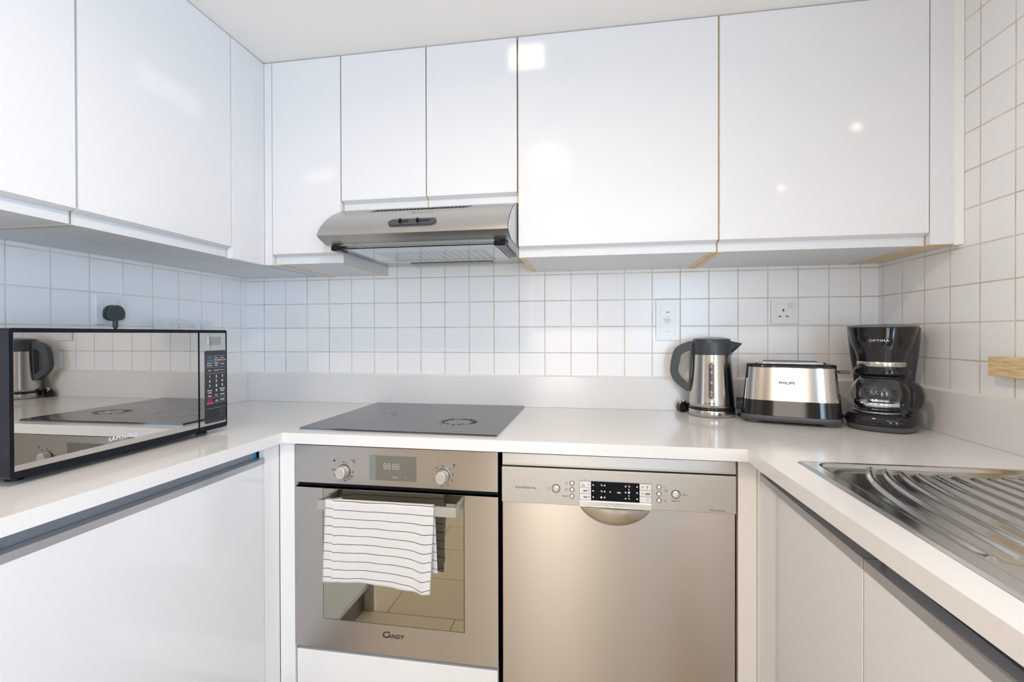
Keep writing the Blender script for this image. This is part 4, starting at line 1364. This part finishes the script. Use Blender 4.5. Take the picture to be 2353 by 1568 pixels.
MB().loft([sell(a, b_, z, 2.2, 72, 0, y) for a, b_, z, y in ((0.056, 0.050, 0.1575, -0.014), (0.0625, 0.056, 0.1585, -0.012), (0.0665, 0.060, 0.1620, -0.010), (0.0680, 0.061, 0.1670, -0.009), (0.0675, 0.061, 0.1730, -0.009), (0.0640, 0.059, 0.1790, -0.012), (0.058, 0.056, 0.184, -0.016))]).build('drip_head', BLACK, co, local=True)
MB().loft([sell(a, b_, z, 2.4, 72, 0, 0.010) for a, b_, z in ((0.0855, 0.090, 0.2975), (0.0875, 0.093, 0.2995), (0.0875, 0.093, 0.3025), (0.0835, 0.088, 0.3050), (0.060, 0.060, 0.3085), (0.030, 0.030, 0.3095))]).build('lid', mat('smoked_lid', (0.16, 0.16, 0.17), 0.08, 0.2), co, local=True)
q = MB().text(frY(0.000, 0, 0.2600), 'OPTIMA', 0.0090, bold=0.0001, sx=1.30, sp=1.12)
q.v = [(x, -0.0135 - 0.0700 * math.sqrt(max(0, 1 - (x / 0.0755) ** 2)) - 0.0045 - (z - 0.2530) * 0.28, z) for x, y, z in q.v]
q.build('logo', INK_WHITE, co, local=True)
# jug
jg = empty('jug', (-0.004, -0.034, 0.057), 0)
jg.parent = co
JP = [(0.048, 0.0008), (0.055, 0.003), (0.0580, 0.012), (0.0610, 0.024), (0.0665, 0.033), (0.0690, 0.046), (0.0670, 0.062), (0.0610, 0.077), (0.0520, 0.088), (0.0460, 0.0935), (0.0450, 0.0965)]


def shell_lathe(prof, th):
    mb = MB()
    inner = [(max(r - th, 0.0004), z + (th if i == 0 else 0)) for i, (r, z) in enumerate(prof)]
    n = 64
    rr = [[(r * math.cos(2 * math.pi * i / n), r * math.sin(2 * math.pi * i / n), z) for i in range(n)] for r, z in prof + inner[::-1]]
    mb.loft(rr, True, True)
    return mb


shell_lathe(JP, 0.0018).build('glass_bowl', GLASS, jg, local=True)
MB().lathe([(0.0605, 0.0130), (0.0612, 0.0135), (0.0628, 0.0235), (0.0622, 0.0245)], n=64, cap0=False, cap1=False).build('jug_band', CHROME, jg, local=True)
MB().lathe([(0.0455, 0.0945), (0.0485, 0.0960), (0.0485, 0.0990), (0.0420, 0.1000), (0.0005, 0.1003)], n=56).build('jug_lid', BLACK, jg, local=True)
HO2 = [(0.040, 0.0915), (0.066, 0.0905), (0.086, 0.0850), (0.099, 0.0720), (0.1045, 0.0500), (0.1040, 0.0300), (0.0960, 0.0120), (0.0820, 0.0040), (0.0640, 0.0035), (0.0590, 0.0100), (0.0560, 0.0150), (0.0420, 0.0860)]
HI2 = [(0.058, 0.0790), (0.068, 0.0790), (0.0770, 0.0750), (0.0840, 0.0660), (0.0860, 0.0500), (0.0850, 0.0330), (0.0810, 0.0200), (0.0760, 0.0130), (0.0700, 0.0120), (0.0690, 0.0180), (0.0720, 0.0350), (0.0700, 0.0650)]
ja = R(-12)
jh = MB().prism(((0, 0.010, 0), (1, 0, 0), (0, 0, 1)), rounded(HO2), 0, 0.020, hole=rounded(HI2), smooth=True)
jh.map(lambda x, y, z: (x * math.cos(ja) - y * math.sin(ja), x * math.sin(ja) + y * math.cos(ja), z)).build('jug_handle', BLACK, jg, local=True, bevel=0.003, seg=3)
# cable on the worktop between toaster and coffee machine
o = MB().tube([(2.225, -0.1195, 0.9065), (2.240, -0.100, 0.9045), (2.262, -0.085, 0.9045), (2.290, -0.078, 0.9045), (2.318, -0.070, 0.905)], 0.0035).build('power_cable', CABLE)
tag(o, 'short black cable on the worktop between toaster and coffee machine', 'cable')
